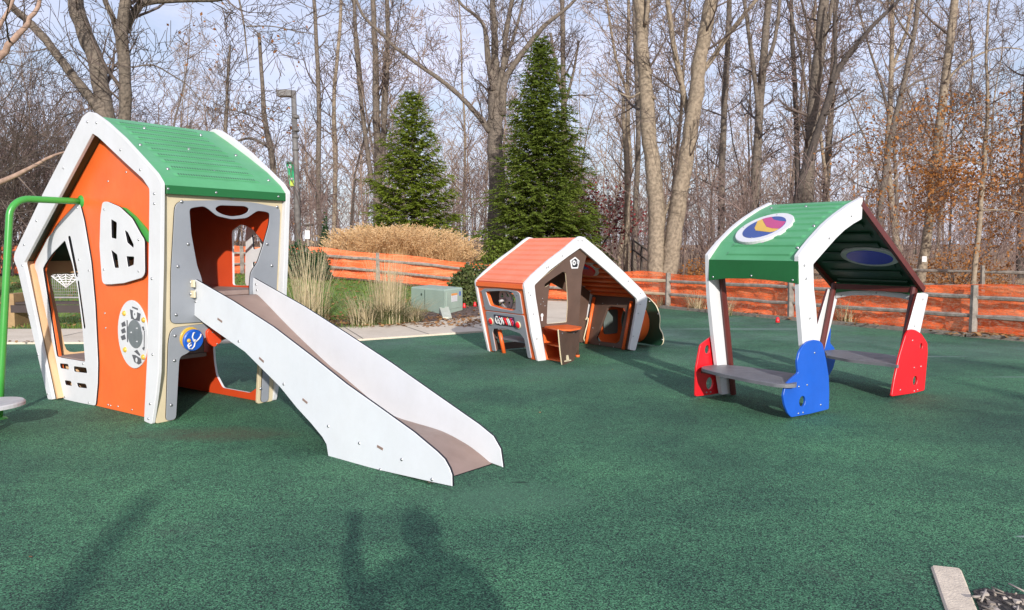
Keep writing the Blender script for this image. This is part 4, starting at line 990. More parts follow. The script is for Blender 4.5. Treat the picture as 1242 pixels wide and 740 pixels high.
netting([(-20.5, 23.1), (-6.1, 23.0), (-1.3, 22.8), (.8, 22.0), (2.25, 21.35)], 'orange plastic safety netting on the fence up the berm behind the slide', .86, .10, 4)
# second fence at the edge of the woods, handrail on the slope
fence('woodland_rail_fence', None, 'dark rail fence at the edge of the woods beyond the right fence', posts=[(7.2, 28.5), (9.8, 25.4), (13.0, 21.4), (15.5, 18.6), (18.2, 15.8)], hp=1.0, rails=(.42, .82))
hr = empty('handrail', AT(780, 325, 27), 'short dark handrail going down the leafy slope left of the twin-trunk tree', 'handrail')
pts = [AT(767, 306, 28.4), AT(778, 314, 27.4), AT(788, 322, 26.4)]
mb = MB(); mb.tube([p + V((0, 0, .45)) for p in pts], .035, 7); mb.tube([p + V((0, 0, .1)) for p in pts], .03, 7); mb.build('rail', mat('dark_wood', (.07, .055, .045), None, 10, .8), hr)
for p in pts[:2]:
    mb = MB(); mb.tube([V((p.x, p.y, TZ(p.x, p.y) - .05)), p + V((0, 0, .5))], .045, 7); mb.build('post', MATS['dark_wood'], hr)

# ================================================================== small things on the left bank and by the walk
METAL = mat('lamp_metal', (.19, .18, .17), (.15, .14, .135), 5, .6)
Y_ = 27.0
lp0 = AT(362, 292, Y_); top_ = AT(356, 110, Y_)
lamp = empty('lamp_post', (lp0.x, lp0.y, TZ(lp0.x, lp0.y)), 'tall grey lamp post with one box lamp and a green banner behind the tall playhouse', 'lamp post')
mb = MB(); zg = TZ(lp0.x, lp0.y)
mb.tube([(lp0.x, lp0.y, zg), (lp0.x - .03, lp0.y, (zg + top_.z) / 2), (top_.x, lp0.y, top_.z)], [.12, .105, .085], 10)
for py in (142, 158, 166, 181): q = AT(358.5, py, Y_); mb.tube([q - V((0, 0, .05)), q + V((0, 0, .05))], .12, 10)
mb.build('pole', METAL, lamp)
a, b_ = AT(337, 113.5, Y_), AT(354.5, 113.5, Y_)
mb = MB(); c = (a + b_) / 2; mb.box(c, (b_ - a) / 2, (0, .17, 0), (0, 0, .10)); mb.box(c + V((.24, 0, .02)), (.08, 0, 0), (0, .06, 0), (0, 0, .04)); mb.box(c - V((.03, 0, .105)), (.16, 0, 0), (0, .12, 0), (0, 0, .008), 1)
mb.build('lamp_head', [METAL, SEATG], lamp)
bp = Plane(AT(350, 210, Y_ - .12), (1, 0, 0), (0, 0, 1))
mb = MB(); add_panel(mb, bp, bp.P([(347, 197), (355.5, 196.6), (357, 226), (351.5, 226)]), th=.012, mi=0)
def bg(pts, mi, o=.003): add_panel(mb, bp, bp.P(pts), th=.003, off=o, mi=mi, ch=.0004)
bg([(347.2, 197.2), (355.4, 196.8), (355.6, 199), (347.3, 199.3)], 3)
for x, y in ((350.3, 202.6), (352.6, 202.6), (351.4, 200.8)): add_panel(mb, bp, ell(bp.px((x, y)), .036, .036, 12), th=.003, off=.0035, mi=1, ch=.0004)
bg([(351, 203), (351.9, 203), (352, 204.4), (351, 204.4)], 1, .004)
bg([(350.5, 216), (355.5, 215.6), (355.6, 217.8), (350.8, 218)], 1); bg([(352, 219), (356.4, 219), (356.7, 226), (351.9, 226)], 2)
mb.build('banner', [mat('banner_green', (.02, .42, .17), None, 4, .6), WHITE, mat('banner_lime', (.45, .55, .06), None, 4, .6), DGREEN], lamp)
mb = MB()
for py in (196.3, 226.5): mb.tube([AT(347, py, Y_ - .12), AT(359, py, Y_ - .02)], .018, 6)
mb.build('banner_arm', METAL, lamp)
q = AT(373.5, 284, 25.6); zg = TZ(q.x, q.y)
sg = empty('notice_post', (q.x, q.y, zg), 'small notice post with dark cap and white panel beside the lamp post', 'sign')
mb = MB(); mb.tube([(q.x, q.y, zg), (q.x, q.y, q.z + .35)], .05, 6); mb.build('post', WOOD, sg)
mb = MB(); mb.box((q.x, q.y - .06, q.z - .02), (.08, 0, 0), (0, .02, 0), (0, 0, .14)); mb.build('panel', WHITE, sg)
mb = MB(); mb.box((q.x, q.y, q.z + .30), (.17, 0, 0), (0, .12, 0), (0, 0, .025)); mb.build('cap', MATS['dark_wood'], sg)

# bench with a cobweb back at the far left
BW = mat('bench_timber', (.33, .215, .10), (.26, .165, .08), 8, .7, .2, 40); BMT = mat('bench_metal', (.30, .28, .28), (.24, .22, .23), 8, .5); DKM = mat('bench_dark', (.05, .035, .032), None, 8, .5)
by = 14.55; q0 = AT(-10, 391, by); q1 = AT(104, 391, by); zg = TZ(q0.x + 1.2, by)
bn = empty('park_bench', ((q0.x + q1.x) / 2, by, zg), 'park bench with grid back and cobweb motif seen through the tall playhouse door', 'bench')
for x, w in ((AT(20, 370, by).x, .17), (AT(112, 370, by).x, .17)):
    mb = MB(); mb.box((x, by, zg + .32), (w * .55, 0, 0), (0, .22, 0), (0, 0, .32)); mb.build('end_block', BW, bn)
xa, xb = AT(22, 370, by).x, AT(118, 370, by).x
mb = MB()
for i in range(5): mb.box(((xa + xb) / 2, by - .16 + i * .085, zg + .46), ((xb - xa) / 2, 0, 0), (0, .033, 0), (0, 0, .02))
mb.box(((xa + xb) / 2, by - .21, zg + .36), ((xb - xa) / 2, 0, 0), (0, .015, 0), (0, 0, .07))
mb.build('seat', DKM, bn)
mb = MB(); bx0, bx1 = AT(52, 340, by + .2).x, AT(104, 340, by + .2).x; z0, z1 = AT(60, 361, by + .2).z, AT(60, 327, by + .2).z
Yb = by + .2
for z in (z0, z1): mb.tube([(bx0, Yb, z), (bx1, Yb, z)], .018, 6)
n_ = 22
for i in range(n_ + 1): x = bx0 + (bx1 - bx0) * i / n_; mb.tube([(x, Yb, z0), (x, Yb, z1)], .005, 4)
for i in range(1, 9): z = z0 + (z1 - z0) * i / 9; mb.tube([(bx0, Yb, z), (bx1, Yb, z)], .004, 4)
mb.build('back_grid', BMT, bn)
mb = MB(); cx, zc = AT(80.5, 340, Yb).x, AT(80.5, 349, Yb).z; zt2 = AT(80.5, 330, Yb).z; hw2 = abs(AT(95, 340, Yb).x - cx)
ends = [(-1.6 * hw2, zt2), (-.8 * hw2, zt2 + .0), (0, zt2), (.8 * hw2, zt2), (1.6 * hw2, zt2)]
for ex, ez in ends: mb.tube([(cx, Yb - .012, zc), (cx + ex, Yb - .012, ez)], .010, 5)
for t in (.25, .42, .58, .74, .9):
    for i in range(4):
        a, b_ = ends[i], ends[i + 1]; mb.tube([(cx + a[0] * t, Yb - .012, zc + (a[1] - zc) * t), (cx + (a[0] + b_[0]) / 2 * t * .93, Yb - .012, zc + (a[1] - zc) * t * .88), (cx + b_[0] * t, Yb - .012, zc + (b_[1] - zc) * t)], .009, 5)
mb.build('cobweb_motif', mat('web_white', (.70, .68, .68)), bn)
# long dark wall and roof of a shelter far behind the bench is left out: only the railing shows
# utility box
UG = mat('utility_green', (.34, .43, .355), (.30, .385, .32), 2, .5, .05, 40); UGD = mat('utility_seam', (.05, .075, .06))
zg = .14
u0, u1, u2 = G(499, 372, zg), G(539, 377.5, zg), G(561, 373.2, zg)
hT = (377.5 - 353.0) / FPX * u1.y
box = empty('utility_box', (u1.x, u1.y + .4, zg), 'low pale green metal utility cabinet on the mulch behind the grasses', 'utility box')
mb = MB(); u3 = u0 + (u2 - u1)
zt3 = V((0, 0, hT)); bs = V((0, 0, -.15))
ins_ = [p.lerp((u0 + u2) / 2, .04) for p in (u0, u1, u2, u3)]
mb.add([p + bs for p in (u0, u1, u2, u3)] + [p + zt3 for p in (u0, u1, u2, u3)] + [p + zt3 + V((0, 0, .03)) for p in ins_], [(0, 1, 5, 4), (1, 2, 6, 5), (2, 3, 7, 6), (3, 0, 4, 7), (4, 5, 9, 8), (5, 6, 10, 9), (6, 7, 11, 10), (7, 4, 8, 11), (8, 9, 10, 11)])
mb.build('cabinet', UG, box)
fr_ = Plane(u0, u1 - u0, V((0, 0, 1))); sd_ = Plane(u1, u2 - u1, V((0, 0, 1)))
L1 = (u1 - u0).length; L2 = (u2 - u1).length
mb = MB(); add_panel(mb, fr_, [(L1 * .42, .02), (L1 * .435, .02), (L1 * .435, hT * .96), (L1 * .42, hT * .96)], th=.004, off=.004, ch=.0005)
add_panel(mb, fr_, ell((L1 * .33, hT * .72), .03, .03, 12), th=.01, off=.012); mb.build('door_seam', UGD, box)
mb = MB(); add_panel(mb, sd_, [(.10, .02), (L2 - .05, .02), (L2 - .05, hT * .93), (.10, hT * .93)], th=.006, off=.008); mb.build('side_door', UG, box)
mb = MB(); a, b_ = L2 * .36, L2 * .68
add_panel(mb, sd_, [(a, hT * .40), (b_, hT * .40), (b_, hT * .72), (a, hT * .72)], th=.004, off=.012, mi=0, ch=.0005); add_panel(mb, sd_, [(a, hT * .72), (b_, hT * .72), (b_, hT * .82), (a, hT * .82)], th=.004, off=.012, mi=1, ch=.0005)
add_panel(mb, sd_, [(L2 * .80, hT * .66), (L2 * .87, hT * .66), (L2 * .87, hT * .88), (L2 * .80, hT * .88)], th=.004, off=.012, mi=2, ch=.0005)
mb.build('warning_label', [WHITE, mat('label_orange', (.75, .30, .08)), BLUE], box)
# pale stone-coloured splash pan beside the box
c = G(543, 389, .10); mb = MB()
sp_ = [G(p[0], p[1], .09) for p in ((532.5, 377.5), (545, 375), (548.5, 385.5), (537, 385))]
t_ = [V((p.x, p.y, TZ(p.x, p.y) + .04)) for p in [G(x, y, .06) for x, y in ((533, 381), (544, 382), (548, 386), (537, 386))]]
hh = [.17, .21, .04, .04]
mb.add([p + V((0, 0, 0)) for p in t_] + [p + V((0, 0, h_ * .8)) for p, h_ in zip(t_, hh)], [(0, 1, 2, 3), (4, 7, 6, 5), (0, 4, 5, 1), (1, 5, 6, 2), (2, 6, 7, 3), (3, 7, 4, 0)])
o = mb.build_at('splash_block', mat('pale_block', (.52, .54, .46), (.44, .46, .38), 6, .8), tuple(t_[0])); tag(o, 'pale wedge shaped block leaning against the utility cabinet in the mulch', 'splash block')
for i, (px, py, lab) in enumerate(((563, 375.5, 'small red marker cup in the mulch just right of the utility cabinet'), (576, 374, 'small red marker cup in the mulch beside the low orange playhouse frame'), (943, 393, 'small red marker cone at the fence foot seen under the play shelter'))):
    q = G(px, py, .06 if i < 2 else .0); q.z = TZ(q.x, q.y) + .03; mb = MB()
    s_ = .6
    mb.tube([q, q + V((0, 0, .06 * s_)), q + V((0, 0, .15 * s_)), q + V((0, 0, .18 * s_))], [.045, .04, .03, .012 if i == 2 else .028], 10); o = mb.build_at('marker_cup', RED, tuple(q)); tag(o, lab, 'marker')
# concrete kerb end and rubble pit in the near right corner
kp = [G(p[0], p[1], .0) for p in ((1128.5, 688), (1133, 686), (1161, 690), (1165.5, 693))]
kd = (G(1150, 760) - G(1131, 690)); 
k0, k1 = G(1128.5, 687.5), G(1165.5, 691.5); kv = V((-.02, -1.1, 0)); kv = (G(1146, 740) - G(1128.5, 688)) * 2.2; kv2 = (G(1184.5, 740) - G(1165.5, 692)) * 2.2
mb = MB(); pl2 = Plane((0, 0, 0), (1, 0, 0), (0, 1, 0), toward=(0, 0, 9))
pg = [k0, k0 + kv, k1 + kv2, k1]; add_panel(mb, pl2, rnd([(p.x, p.y) for p in pg], .02), th=.12, off=.012, ch=.008)
o = mb.build_at('concrete_kerb', mat('kerb_concrete', (.66, .56, .44), (.54, .455, .36), 14, .85, .3, 80), (k0.x, k0.y, 0)); tag(o, 'pale concrete kerb end set in the rubber in the near right corner', 'kerb')
pit = [G(p[0], p[1], 0) for p in ((1180, 717), (1195, 714), (1215, 719), (1242, 722), (1275, 724), (1290, 770), (1200, 775))]
mb = MB(); t3 = tessellate_polygon([[V((p.x, p.y, 0)) for p in pit]]); mb.add([(p.x, p.y, .004) for p in pit], [tuple(t) for t in t3]); o = mb.build('dirt_patch', mat('dark_dirt', (.025, .022, .02), (.06, .05, .045), 30, .95, .6, 60)); o['kind'] = 'structure'
STN = leafmat('rubble_stone', (.30, .25, .21), (.16, .14, .12), (.46, .40, .35), .8, 0)
mb = MB(); r = random.Random(5)
for i in range(110):
    t, s_ = r.random(), r.random(); p = pit[0].lerp(pit[4], t).lerp(pit[6].lerp(pit[5], t), s_ ** .8); 
    if r.random() < .25 and i > 60: continue
    rad = r.choice((.005, .007, .010, .014)); vs = []
    for k_ in range(8): vs.append(p + V((r.uniform(.6, 1.2) * (1 if k_ & 1 else -1), r.uniform(.5, 1) * (1 if k_ & 2 else -1), r.uniform(.3, .8) * (1 if k_ & 4 else -1))) * rad + V((0, 0, rad * .5)))
    mb.add(vs, [(0, 2, 3, 1), (4, 5, 7, 6), (0, 1, 5, 4), (2, 6, 7, 3), (0, 4, 6, 2), (1, 3, 7, 5)])
for i in range(12):
    p = pit[0].lerp(pit[4], r.random()).lerp(pit[6], r.random() * .6); d = rdir(r) * r.uniform(.03, .09); mb.tube([p + V((0, 0, .012)), p + d + V((0, 0, r.uniform(.015, .04)))], r.uniform(.003, .006), 4)
o = mb.build('rubble', STN); o['kind'] = 'stuff'
# ================================================================== plants
BARK = mat('bark_grey_brown', (.185, .148, .115), (.085, .068, .054), 14, .9, .8, 30, detail=8)
BARKP = mat('bark_pale', (.31, .245, .175), (.165, .128, .09), 12, .9, .8, 26, detail=8)
BARKD = mat('bark_dark', (.085, .066, .054), (.045, .036, .031), 14, .9, .7, 30, detail=8)
TWIG = mat('twig_brown', (.135, .10, .082), (.08, .06, .05), 3, .9)
TWIGR = mat('twig_reddish', (.25, .175, .15), (.16, .11, .095), 3, .9)
TWIGF = mat('twig_far_hazed', (.30, .22, .17), (.20, .148, .115), 2, .9)  # lighter than the near twigs: distance haze is put into the colour
RUSSET = leafmat('russet_leaves', (.27, .115, .04), (.46, .20, .055), (.19, .08, .035), .7, .35)
MAPLE = leafmat('dark_red_leaves', (.22, .03, .035), (.30, .05, .05), (.16, .025, .03), .7, .35)
NEEDLE = leafmat('spruce_needles', (.15, .20, .022), (.21, .28, .034), (.30, .35, .05), .7, .42)
NEEDLEB = leafmat('spruce_needles_deep', (.115, .165, .024), (.165, .23, .036), (.24, .29, .052), .7, .42)
YEW = leafmat('yew_leaves', (.014, .040, .016), (.025, .060, .020), (.045, .085, .028), .6, .1)
OLIVE = leafmat('shrub_leaves', (.05, .075, .022), (.08, .105, .03), (.12, .13, .045), .6, .15)

def grow(mb_, p, d, L, r, lev, rg, up=.12, wob=.22, rmin=.006, kids=5, spread=(.55, 1.05), sides=None, ends=None):
    n_ = max(3, min(7, int(L / .45) + 2)); pts = [V(p)]; dirs = []
    d = V(d).normalized()
    for i in range(n_):
        d = (d + V((rg.gauss(0, wob), rg.gauss(0, wob), rg.gauss(0, wob) + up)) * (.6 if i else .25)).normalized()
        pts.append(pts[-1] + d * (L / n_)); dirs.append(d)
    rad = [max(rmin, r * (1 - .72 * i / n_)) for i in range(n_ + 1)]
    mb_.tube(pts, rad, sides or (7 if r > .07 else 5 if r > .03 else 3), 0, False, r > .03)
    if ends is not None and lev <= 1: ends.append((pts[-1], d)); ends.append((pts[len(pts) // 2], d))
    if lev <= 0: return
    k = max(2, int(round(kids * (.7 + .6 * rg.random()))))
    for i in range(k):
        t = .22 + .78 * (i + rg.random()) / k; f = min(n_ - 1e-3, t * n_); j = int(f)
        q = pts[j].lerp(pts[j + 1], f - j); dd = dirs[j]
        a = dd.orthogonal().normalized(); b_ = dd.cross(a); an = rg.random() * math.tau; sp_ = rg.uniform(*spread)
        nd = dd * math.cos(sp_) + (a * math.cos(an) + b_ * math.sin(an)) * math.sin(sp_)
        grow(mb_, q, nd, L * rg.uniform(.38, .62) * (1.15 - .35 * t), max(rmin, rad[j] * rg.uniform(.45, .62)), lev - 1, rg, up, wob, rmin, max(3, kids - 1), spread, None, ends)

def trunk_path(D, pts, dy=0.0):
    """pixel polyline (x, y, width) on a trunk standing at distance D -> points and radii; runs down to the ground"""
    P_, r_ = [], []
    for i, (x, y, w) in enumerate(pts):
        q = AT(x, y, D + dy * i); P_.append(q); r_.append(w * .39 / FPX * D)
    return P_, r_
def smooth_path(P_, r_, k=3, rg=None, amp=0.0):
    out, ro = [], []
    n_ = len(P_)
    for i in range(n_ - 1):
        p0, p1, p2, p3 = [P_[max(0, min(n_ - 1, i + q))] for q in (-1, 0, 1, 2)]
        for j in range(k):
            t = j / k; p = .5 * ((2 * p1) + (p2 - p0) * t + (2 * p0 - 5 * p1 + 4 * p2 - p3) * t * t + (3 * p1 - p0 - 3 * p2 + p3) * t ** 3)
            if rg and (i or j): p = p + V((rg.gauss(0, amp), rg.gauss(0, amp), 0))
            out.append(p); ro.append(r_[i] * (1 - t) + r_[i + 1] * t)
    out.append(P_[-1]); ro.append(r_[-1])
    return out, ro
def hero_tree(D, trunks, label, bark=BARK, twig=TWIG, seed=1, zmin=2.6, dens=1.6, L=2.4, lev=2, kids=6, rmin=.007, name='bare_tree', leaves=None, nleaf=0, group=None, up=.12, limbs=(), flare=True, lsize=(.05, .09), rfrac=.42, zmax=None):
    """a tree whose trunks follow the photograph; branches grow at random from them"""
    rg = random.Random(seed)
    b0 = AT(trunks[0][0][0], trunks[0][0][1], D); zg = TZ(b0.x, b0.y)
    root = empty(name, (b0.x, b0.y, zg), label, 'tree', group)
    mt, mc = MB(), MB(); ends = []
    for ti, tr_ in enumerate(list(trunks) + list(limbs)):
        is_limb = ti >= len(trunks)
        P_, r_ = trunk_path(D, tr_, rg.uniform(-.12, .12) if ti else .05)
        if not is_limb and (ti == 0 or tr_[0][1] > 285):
            P_.insert(0, V((P_[0].x, P_[0].y, TZ(P_[0].x, P_[0].y) - .1))); r_.insert(0, r_[0] * (1.25 if flare else 1))
        P_, r_ = smooth_path(P_, r_, 4, rg, r_[0] * .06)
        r_ = [x * (1 + rg.gauss(0, .03)) for x in r_]
        mt.tube(P_, r_, 12 if max(r_) > .12 else 8, 0, True, True)
        tot = 0
        for i in range(1, len(P_)):
            seg = (P_[i] - P_[i - 1]).length
            if P_[i].z < zmin and not is_limb: continue
            nb = 1.7 * dens * seg * (1.3 if is_limb else 1); nb = int(nb) + (rg.random() < nb % 1)
            for _ in range(nb):
                dd = (P_[i] - P_[i - 1]).normalized(); an = rg.random() * math.tau
                a = dd.orthogonal().normalized(); b_ = dd.cross(a); sp_ = rg.uniform(.6, 1.25)
                nd = dd * math.cos(sp_) + (a * math.cos(an) + b_ * math.sin(an)) * math.sin(sp_)
                grow(mc, P_[i - 1].lerp(P_[i], rg.random()), nd, L * rg.uniform(.35, 1.1), max(rmin, min(.07, r_[i] * rfrac) * rg.uniform(.3, 1)), lev, rg, up, .2, rmin, kids, ends=ends)
    mt.build('trunk', bark, root); mc.build('crown', twig, root)
    if leaves:
        ml = MB()
        for _ in range(nleaf):
            p, d = rg.choice(ends)
            if zmax and (p.z > zmax or rg.random() < .5 * (p.z > zmax - 1.2)): continue
            leaf(ml, p + V((rg.gauss(0, .22), rg.gauss(0, .22), rg.gauss(0, .14))), rg.uniform(*lsize), rg, False)
        ml.build('leaves', leaves, root)
    return root

# --- near left: the tree with several trunks behind the tall playhouse
hero_tree(19.5, [[(132, 345, 34), (136, 250, 30), (136, 190, 27), (128, 128, 25), (116, 75, 24), (100, 30, 23), (88, -20, 21), (70, -90, 18), (50, -220, 10)],
                 [(148, 250, 22), (150, 170, 19), (152, 100, 17), (149, 55, 18), (148, 33, 17), (153, -10, 15), (160, -90, 12), (170, -200, 6)]],
          'grey tree with several rising trunks standing behind the ridge of the tall playhouse', BARK, TWIG, 3, 5.0, 1.0, 2.2, 2, 5,
          limbs=[[(132, 150, 15), (112, 122, 14), (85, 88, 13), (55, 48, 12), (30, 22, 11), (12, 5, 10), (-20, -40, 8)],
                 [(150, 40, 14), (165, 12, 12), (180, 2, 11), (225, -1, 10), (266, -2, 9), (290, -12, 6), (330, -40, 4)],
                 [(146, 52, 11), (138, 25, 9), (126, -5, 8), (110, -60, 6)],
                 [(288, -10, 3.2), (296, 30, 2.6), (299, 60, 2.2), (303, 93, 1.2)], [(299, 32, 2.2), (330, 32, 1.8), (360, 38, 1.4), (385, 42, .8)],
                 [(160, 82, 2.4), (185, 79, 2.2), (210, 92, 2), (232, 108, 1.6), (262, 150, 1)]])
hero_tree(17.0, [[(-46, 330, 30), (-44, 220, 26), (-40, 150, 22), (-20, 90, 18), (5, 62, 10), (28, 34, 8), (46, 8, 6), (60, -40, 4)]],
          'tree with pink light put into its bark leaning in from beyond the left edge of the picture', mat('bark_pink_lit', (.40, .27, .20), (.26, .17, .13), 10, .9, .5), TWIG, 8, 4.4, 1.2, 2.0, 2, 5,  # pink of the light on the branch is put into the bark colour
          limbs=[[(-40, 230, 10), (-10, 224, 9), (12, 216, 8), (38, 203, 6), (62, 190, 4.5), (80, 184, 2)], [(-15, 70, 9), (-5, 40, 7), (12, 8, 5), (30, -30, 3)]])
# --- centre: the big tree between the two spruces
hero_tree(33, [[(603, 300, 28), (602, 230, 25), (600, 170, 24), (600, 130, 24), (601, 80, 12), (600, 40, 10), (597, -10, 9), (590, -120, 5)],
               ], 'big grey tree with a long arching left limb between the two spruces', BARK, TWIG, 12, 6.5, .75, 3.0, 2, 5, rmin=.009,
          limbs=[[(594, 160, 9), (578, 138, 8), (556, 115, 7), (536, 98, 6.5), (510, 80, 6), (480, 58, 5.5), (462, 40, 5), (440, 18, 4.5), (425, -20, 4)],
                 [(608, 140, 13), (612, 100, 11), (624, 78, 9), (645, 50, 8), (662, 30, 7), (685, 12, 5), (705, -8, 4)],
                 [(599, 110, 11), (592, 70, 10), (588, 35, 6), (578, 20, 5), (560, 6, 4), (548, -12, 4)],
                 [(601, 120, 9), (610, 80, 8), (614, 40, 8), (622, -5, 6), (640, -100, 3)], [(604, 105, 6), (618, 60, 5), (630, 20, 4), (640, -30, 3)]])
hero_tree(40, [[(457, 300, 12), (459, 200, 12), (456, 130, 11), (455, 60, 9), (452, -20, 7), (450, -100, 4)], [(463, 210, 9), (468, 110, 8), (470, 40, 7), (468, -40, 5)], [(452, 230, 8), (440, 140, 7), (432, 50, 6), (428, -30, 4)]],
          'cluster of slender grey trunks rising just left of the smaller spruce', BARK, TWIG, 14, 4.0, .8, 2.8, 2, 5, rmin=.011)
# --- the twin-trunk tree right of the low playhouse and its neighbours
hero_tree(23.5, [[(795, 332, 26), (796, 290, 26), (795, 240, 26), (790, 190, 23), (784, 120, 22), (779, 60, 20), (776, 0, 18), (770, -90, 12)],
                 [(810, 332, 26), (817, 290, 25), (824, 240, 24), (832, 195, 23), (840, 140, 22), (848, 80, 21), (857, 30, 20), (866, -20, 18), (878, -120, 12)]],
          'pale twin-trunk tree with a forked foot behind the orange netting', BARKP, TWIG, 21, 4.2, .9, 2.3, 2, 5,
          limbs=[[(834, 190, 9), (836, 150, 9), (826, 100, 9), (818, 60, 8), (812, 20, 8), (806, -30, 7), (795, -100, 5)],
                 [(850, 90, 9), (868, 65, 8), (885, 40, 7), (905, 15, 6), (925, -10, 5)], [(783, 30, 6), (786, 0, 6), (786, -50, 5)],
                 [(806, 262, 5), (812, 246, 4.5), (822, 236, 4), (838, 226, 2.5)], [(795, 120, 4), (780, 112, 3.5), (765, 118, 3), (750, 112, 2)]])
hero_tree(29, [[(760, 312, 9), (761, 250, 9), (760, 200, 8.5), (757, 150, 7), (756, 118, 4)]], 'pale broken snag trunk standing left of the twin-trunk tree', BARKP, TWIG, 22, 4.0, .6, 1.6, 1, 4, flare=False)
hero_tree(30, [[(769, 314, 9), (771, 250, 8.5), (774, 180, 8), (773, 110, 7), (770, 40, 6), (768, -40, 5)]], 'slender greenish trunk pressed against the pale broken snag', BARK, TWIG, 23, 4.0, .8, 1.8, 2, 4, flare=False)
for D, pts, lab, bk, sd_, li in (
    (34, [(874, 300, 10), (876, 200, 10), (879, 120, 9), (883, 40, 8), (885, -40, 7)], 'straight brown trunk right of the twin-trunk tree, behind the shelter frame', BARK, 31, []),
    (30, [(913, 300, 14), (917, 200, 13), (922, 120, 12), (928, 50, 11), (934, -20, 9)], 'forked grey tree rising over the left white frame of the green shelter', BARK, 32, [[(920, 140, 8), (915, 90, 7), (908, 40, 6), (900, -20, 5)], [(924, 90, 7), (938, 55, 6), (945, 10, 5), (948, -40, 4)]]),
    (36, [(968, 300, 9), (967, 200, 8), (965, 120, 7), (961, 50, 6.5), (959, -30, 5)], 'thin straight trunk left of the thick trunk above the shelter ridge', BARKD, 33, []),
    (28, [(975, 310, 22), (978, 240, 21), (984, 160, 19), (991, 90, 17), (997, 30, 16), (1002, -30, 14), (1010, -120, 9)], 'thick straight grey trunk rising above the ridge of the green shelter', BARK, 34, [[(994, 60, 8), (1004, 30, 7), (1012, -10, 6)]]),
    (27, [(960, 320, 11), (968, 235, 11), (985, 180, 11), (1002, 130, 11), (1012, 95, 10), (1030, 65, 8), (1060, 30, 6), (1085, 5, 5), (1110, -20, 3)], 'dark leaning trunk crossing in front of the thick trunk above the shelter', BARKD, 35, [[(1008, 100, 6), (1014, 70, 5), (1012, 35, 4), (1018, -10, 3)], [(1000, 140, 3), (1025, 125, 2.6), (1050, 108, 2)]]),
    (38, [(999, 300, 10), (1003, 210, 10), (1008, 130, 9), (1012, 60, 8), (1014, -30, 6)], 'grey trunk just right of the thick trunk above the shelter', BARK, 36, []),
    (33, [(1062, 300, 9), (1070, 235, 9), (1080, 170, 8.5), (1094, 110, 8), (1105, 60, 7), (1113, 10, 7), (1118, -50, 5)], 'slim leaning trunk between the shelter ridge and the tagged tree', BARK, 37, [[(1092, 115, 4), (1110, 100, 3.5), (1135, 92, 3)], [(1108, 50, 4), (1090, 25, 3), (1075, -5, 2)]]),
    (24, [(1116, 345, 15), (1123, 300, 14), (1132, 220, 13), (1141, 140, 12.5), (1150, 70, 12), (1158, 0, 11), (1166, -80, 9), (1175, -200, 4)], 'tall straight trunk bearing a small white tag near its foot', BARKP, 38, [[(1146, 100, 4.5), (1165, 80, 4), (1190, 65, 3.2), (1215, 58, 2.4), (1240, 60, 1.5)]]),
    (34, [(1236, 345, 12), (1240, 250, 12), (1243, 160, 11), (1248, 60, 10), (1255, -30, 8)], 'dark trunk at the right edge of the picture beyond the fence', BARKD, 39, []),
    (44, [(686, 300, 11), (685, 220, 10), (684, 150, 9.5), (683, 90, 8), (682, 20, 7), (680, -40, 5)], 'straight trunk showing just right of the taller spruce', BARK, 40, [[(684, 120, 6), (676, 90, 5), (668, 40, 4)], [(684, 130, 5), (694, 95, 4), (702, 50, 3)]]),
    (26, [(263, 320, 7), (272, 190, 6.5), (275, 120, 5), (277, 80, 4), (279, 55, 3)], 'slim upright tree behind the rear frame of the tall playhouse', BARK, 41, []),
    (30, [(335, 300, 11), (332, 220, 10), (330, 190, 9), (322, 150, 8), (318, 100, 6), (314, 40, 5)], 'crooked trunk with a few brown leaves behind the lamp post', BARK, 42, [[(328, 180, 5), (305, 168, 4), (285, 172, 3)]]),
    (37, [(388, 300, 8), (386, 210, 7.5), (387, 130, 7), (384, 60, 6), (380, -20, 5)], 'straight slender trunk between the lamp post and the smaller spruce', BARK, 43, []),
    (44, [(404, 300, 7), (407, 200, 7), (405, 120, 6), (412, 40, 5), (415, -30, 4)], 'thin pale trunk above the tawny grasses left of the smaller spruce', BARKP, 44, []),
):
    lv = sd_ in (42,)
    t_ = hero_tree(D, [pts], lab, bk, TWIG, sd_, 4.5 if D < 30 else 4.0, .85, 2.5 if D > 29 else 2.1, 2, 5, rmin=.0075 if D < 30 else .010, limbs=li, flare=D < 30, leaves=RUSSET if lv else None, nleaf=160 if lv else 0, lsize=(.05, .10))
    if sd_ == 38:
        q = AT(1121.3, 314.3, 23.72); tg = Plane(q, (1, 0, 0), (0, 0, 1)); mb = MB()
        add_panel(mb, tg, [(-.07, -.085), (.07, -.085), (.07, .085), (-.07, .085)], th=.02, mi=0)
        for z in (.03, .0): add_panel(mb, tg, [(-.05, z), (.05, z), (.05, z + .012), (-.05, z + .012)], th=.003, off=.003, mi=1, ch=.0004)
        mb.build('white_tag', [WHITE, GREY], t_)
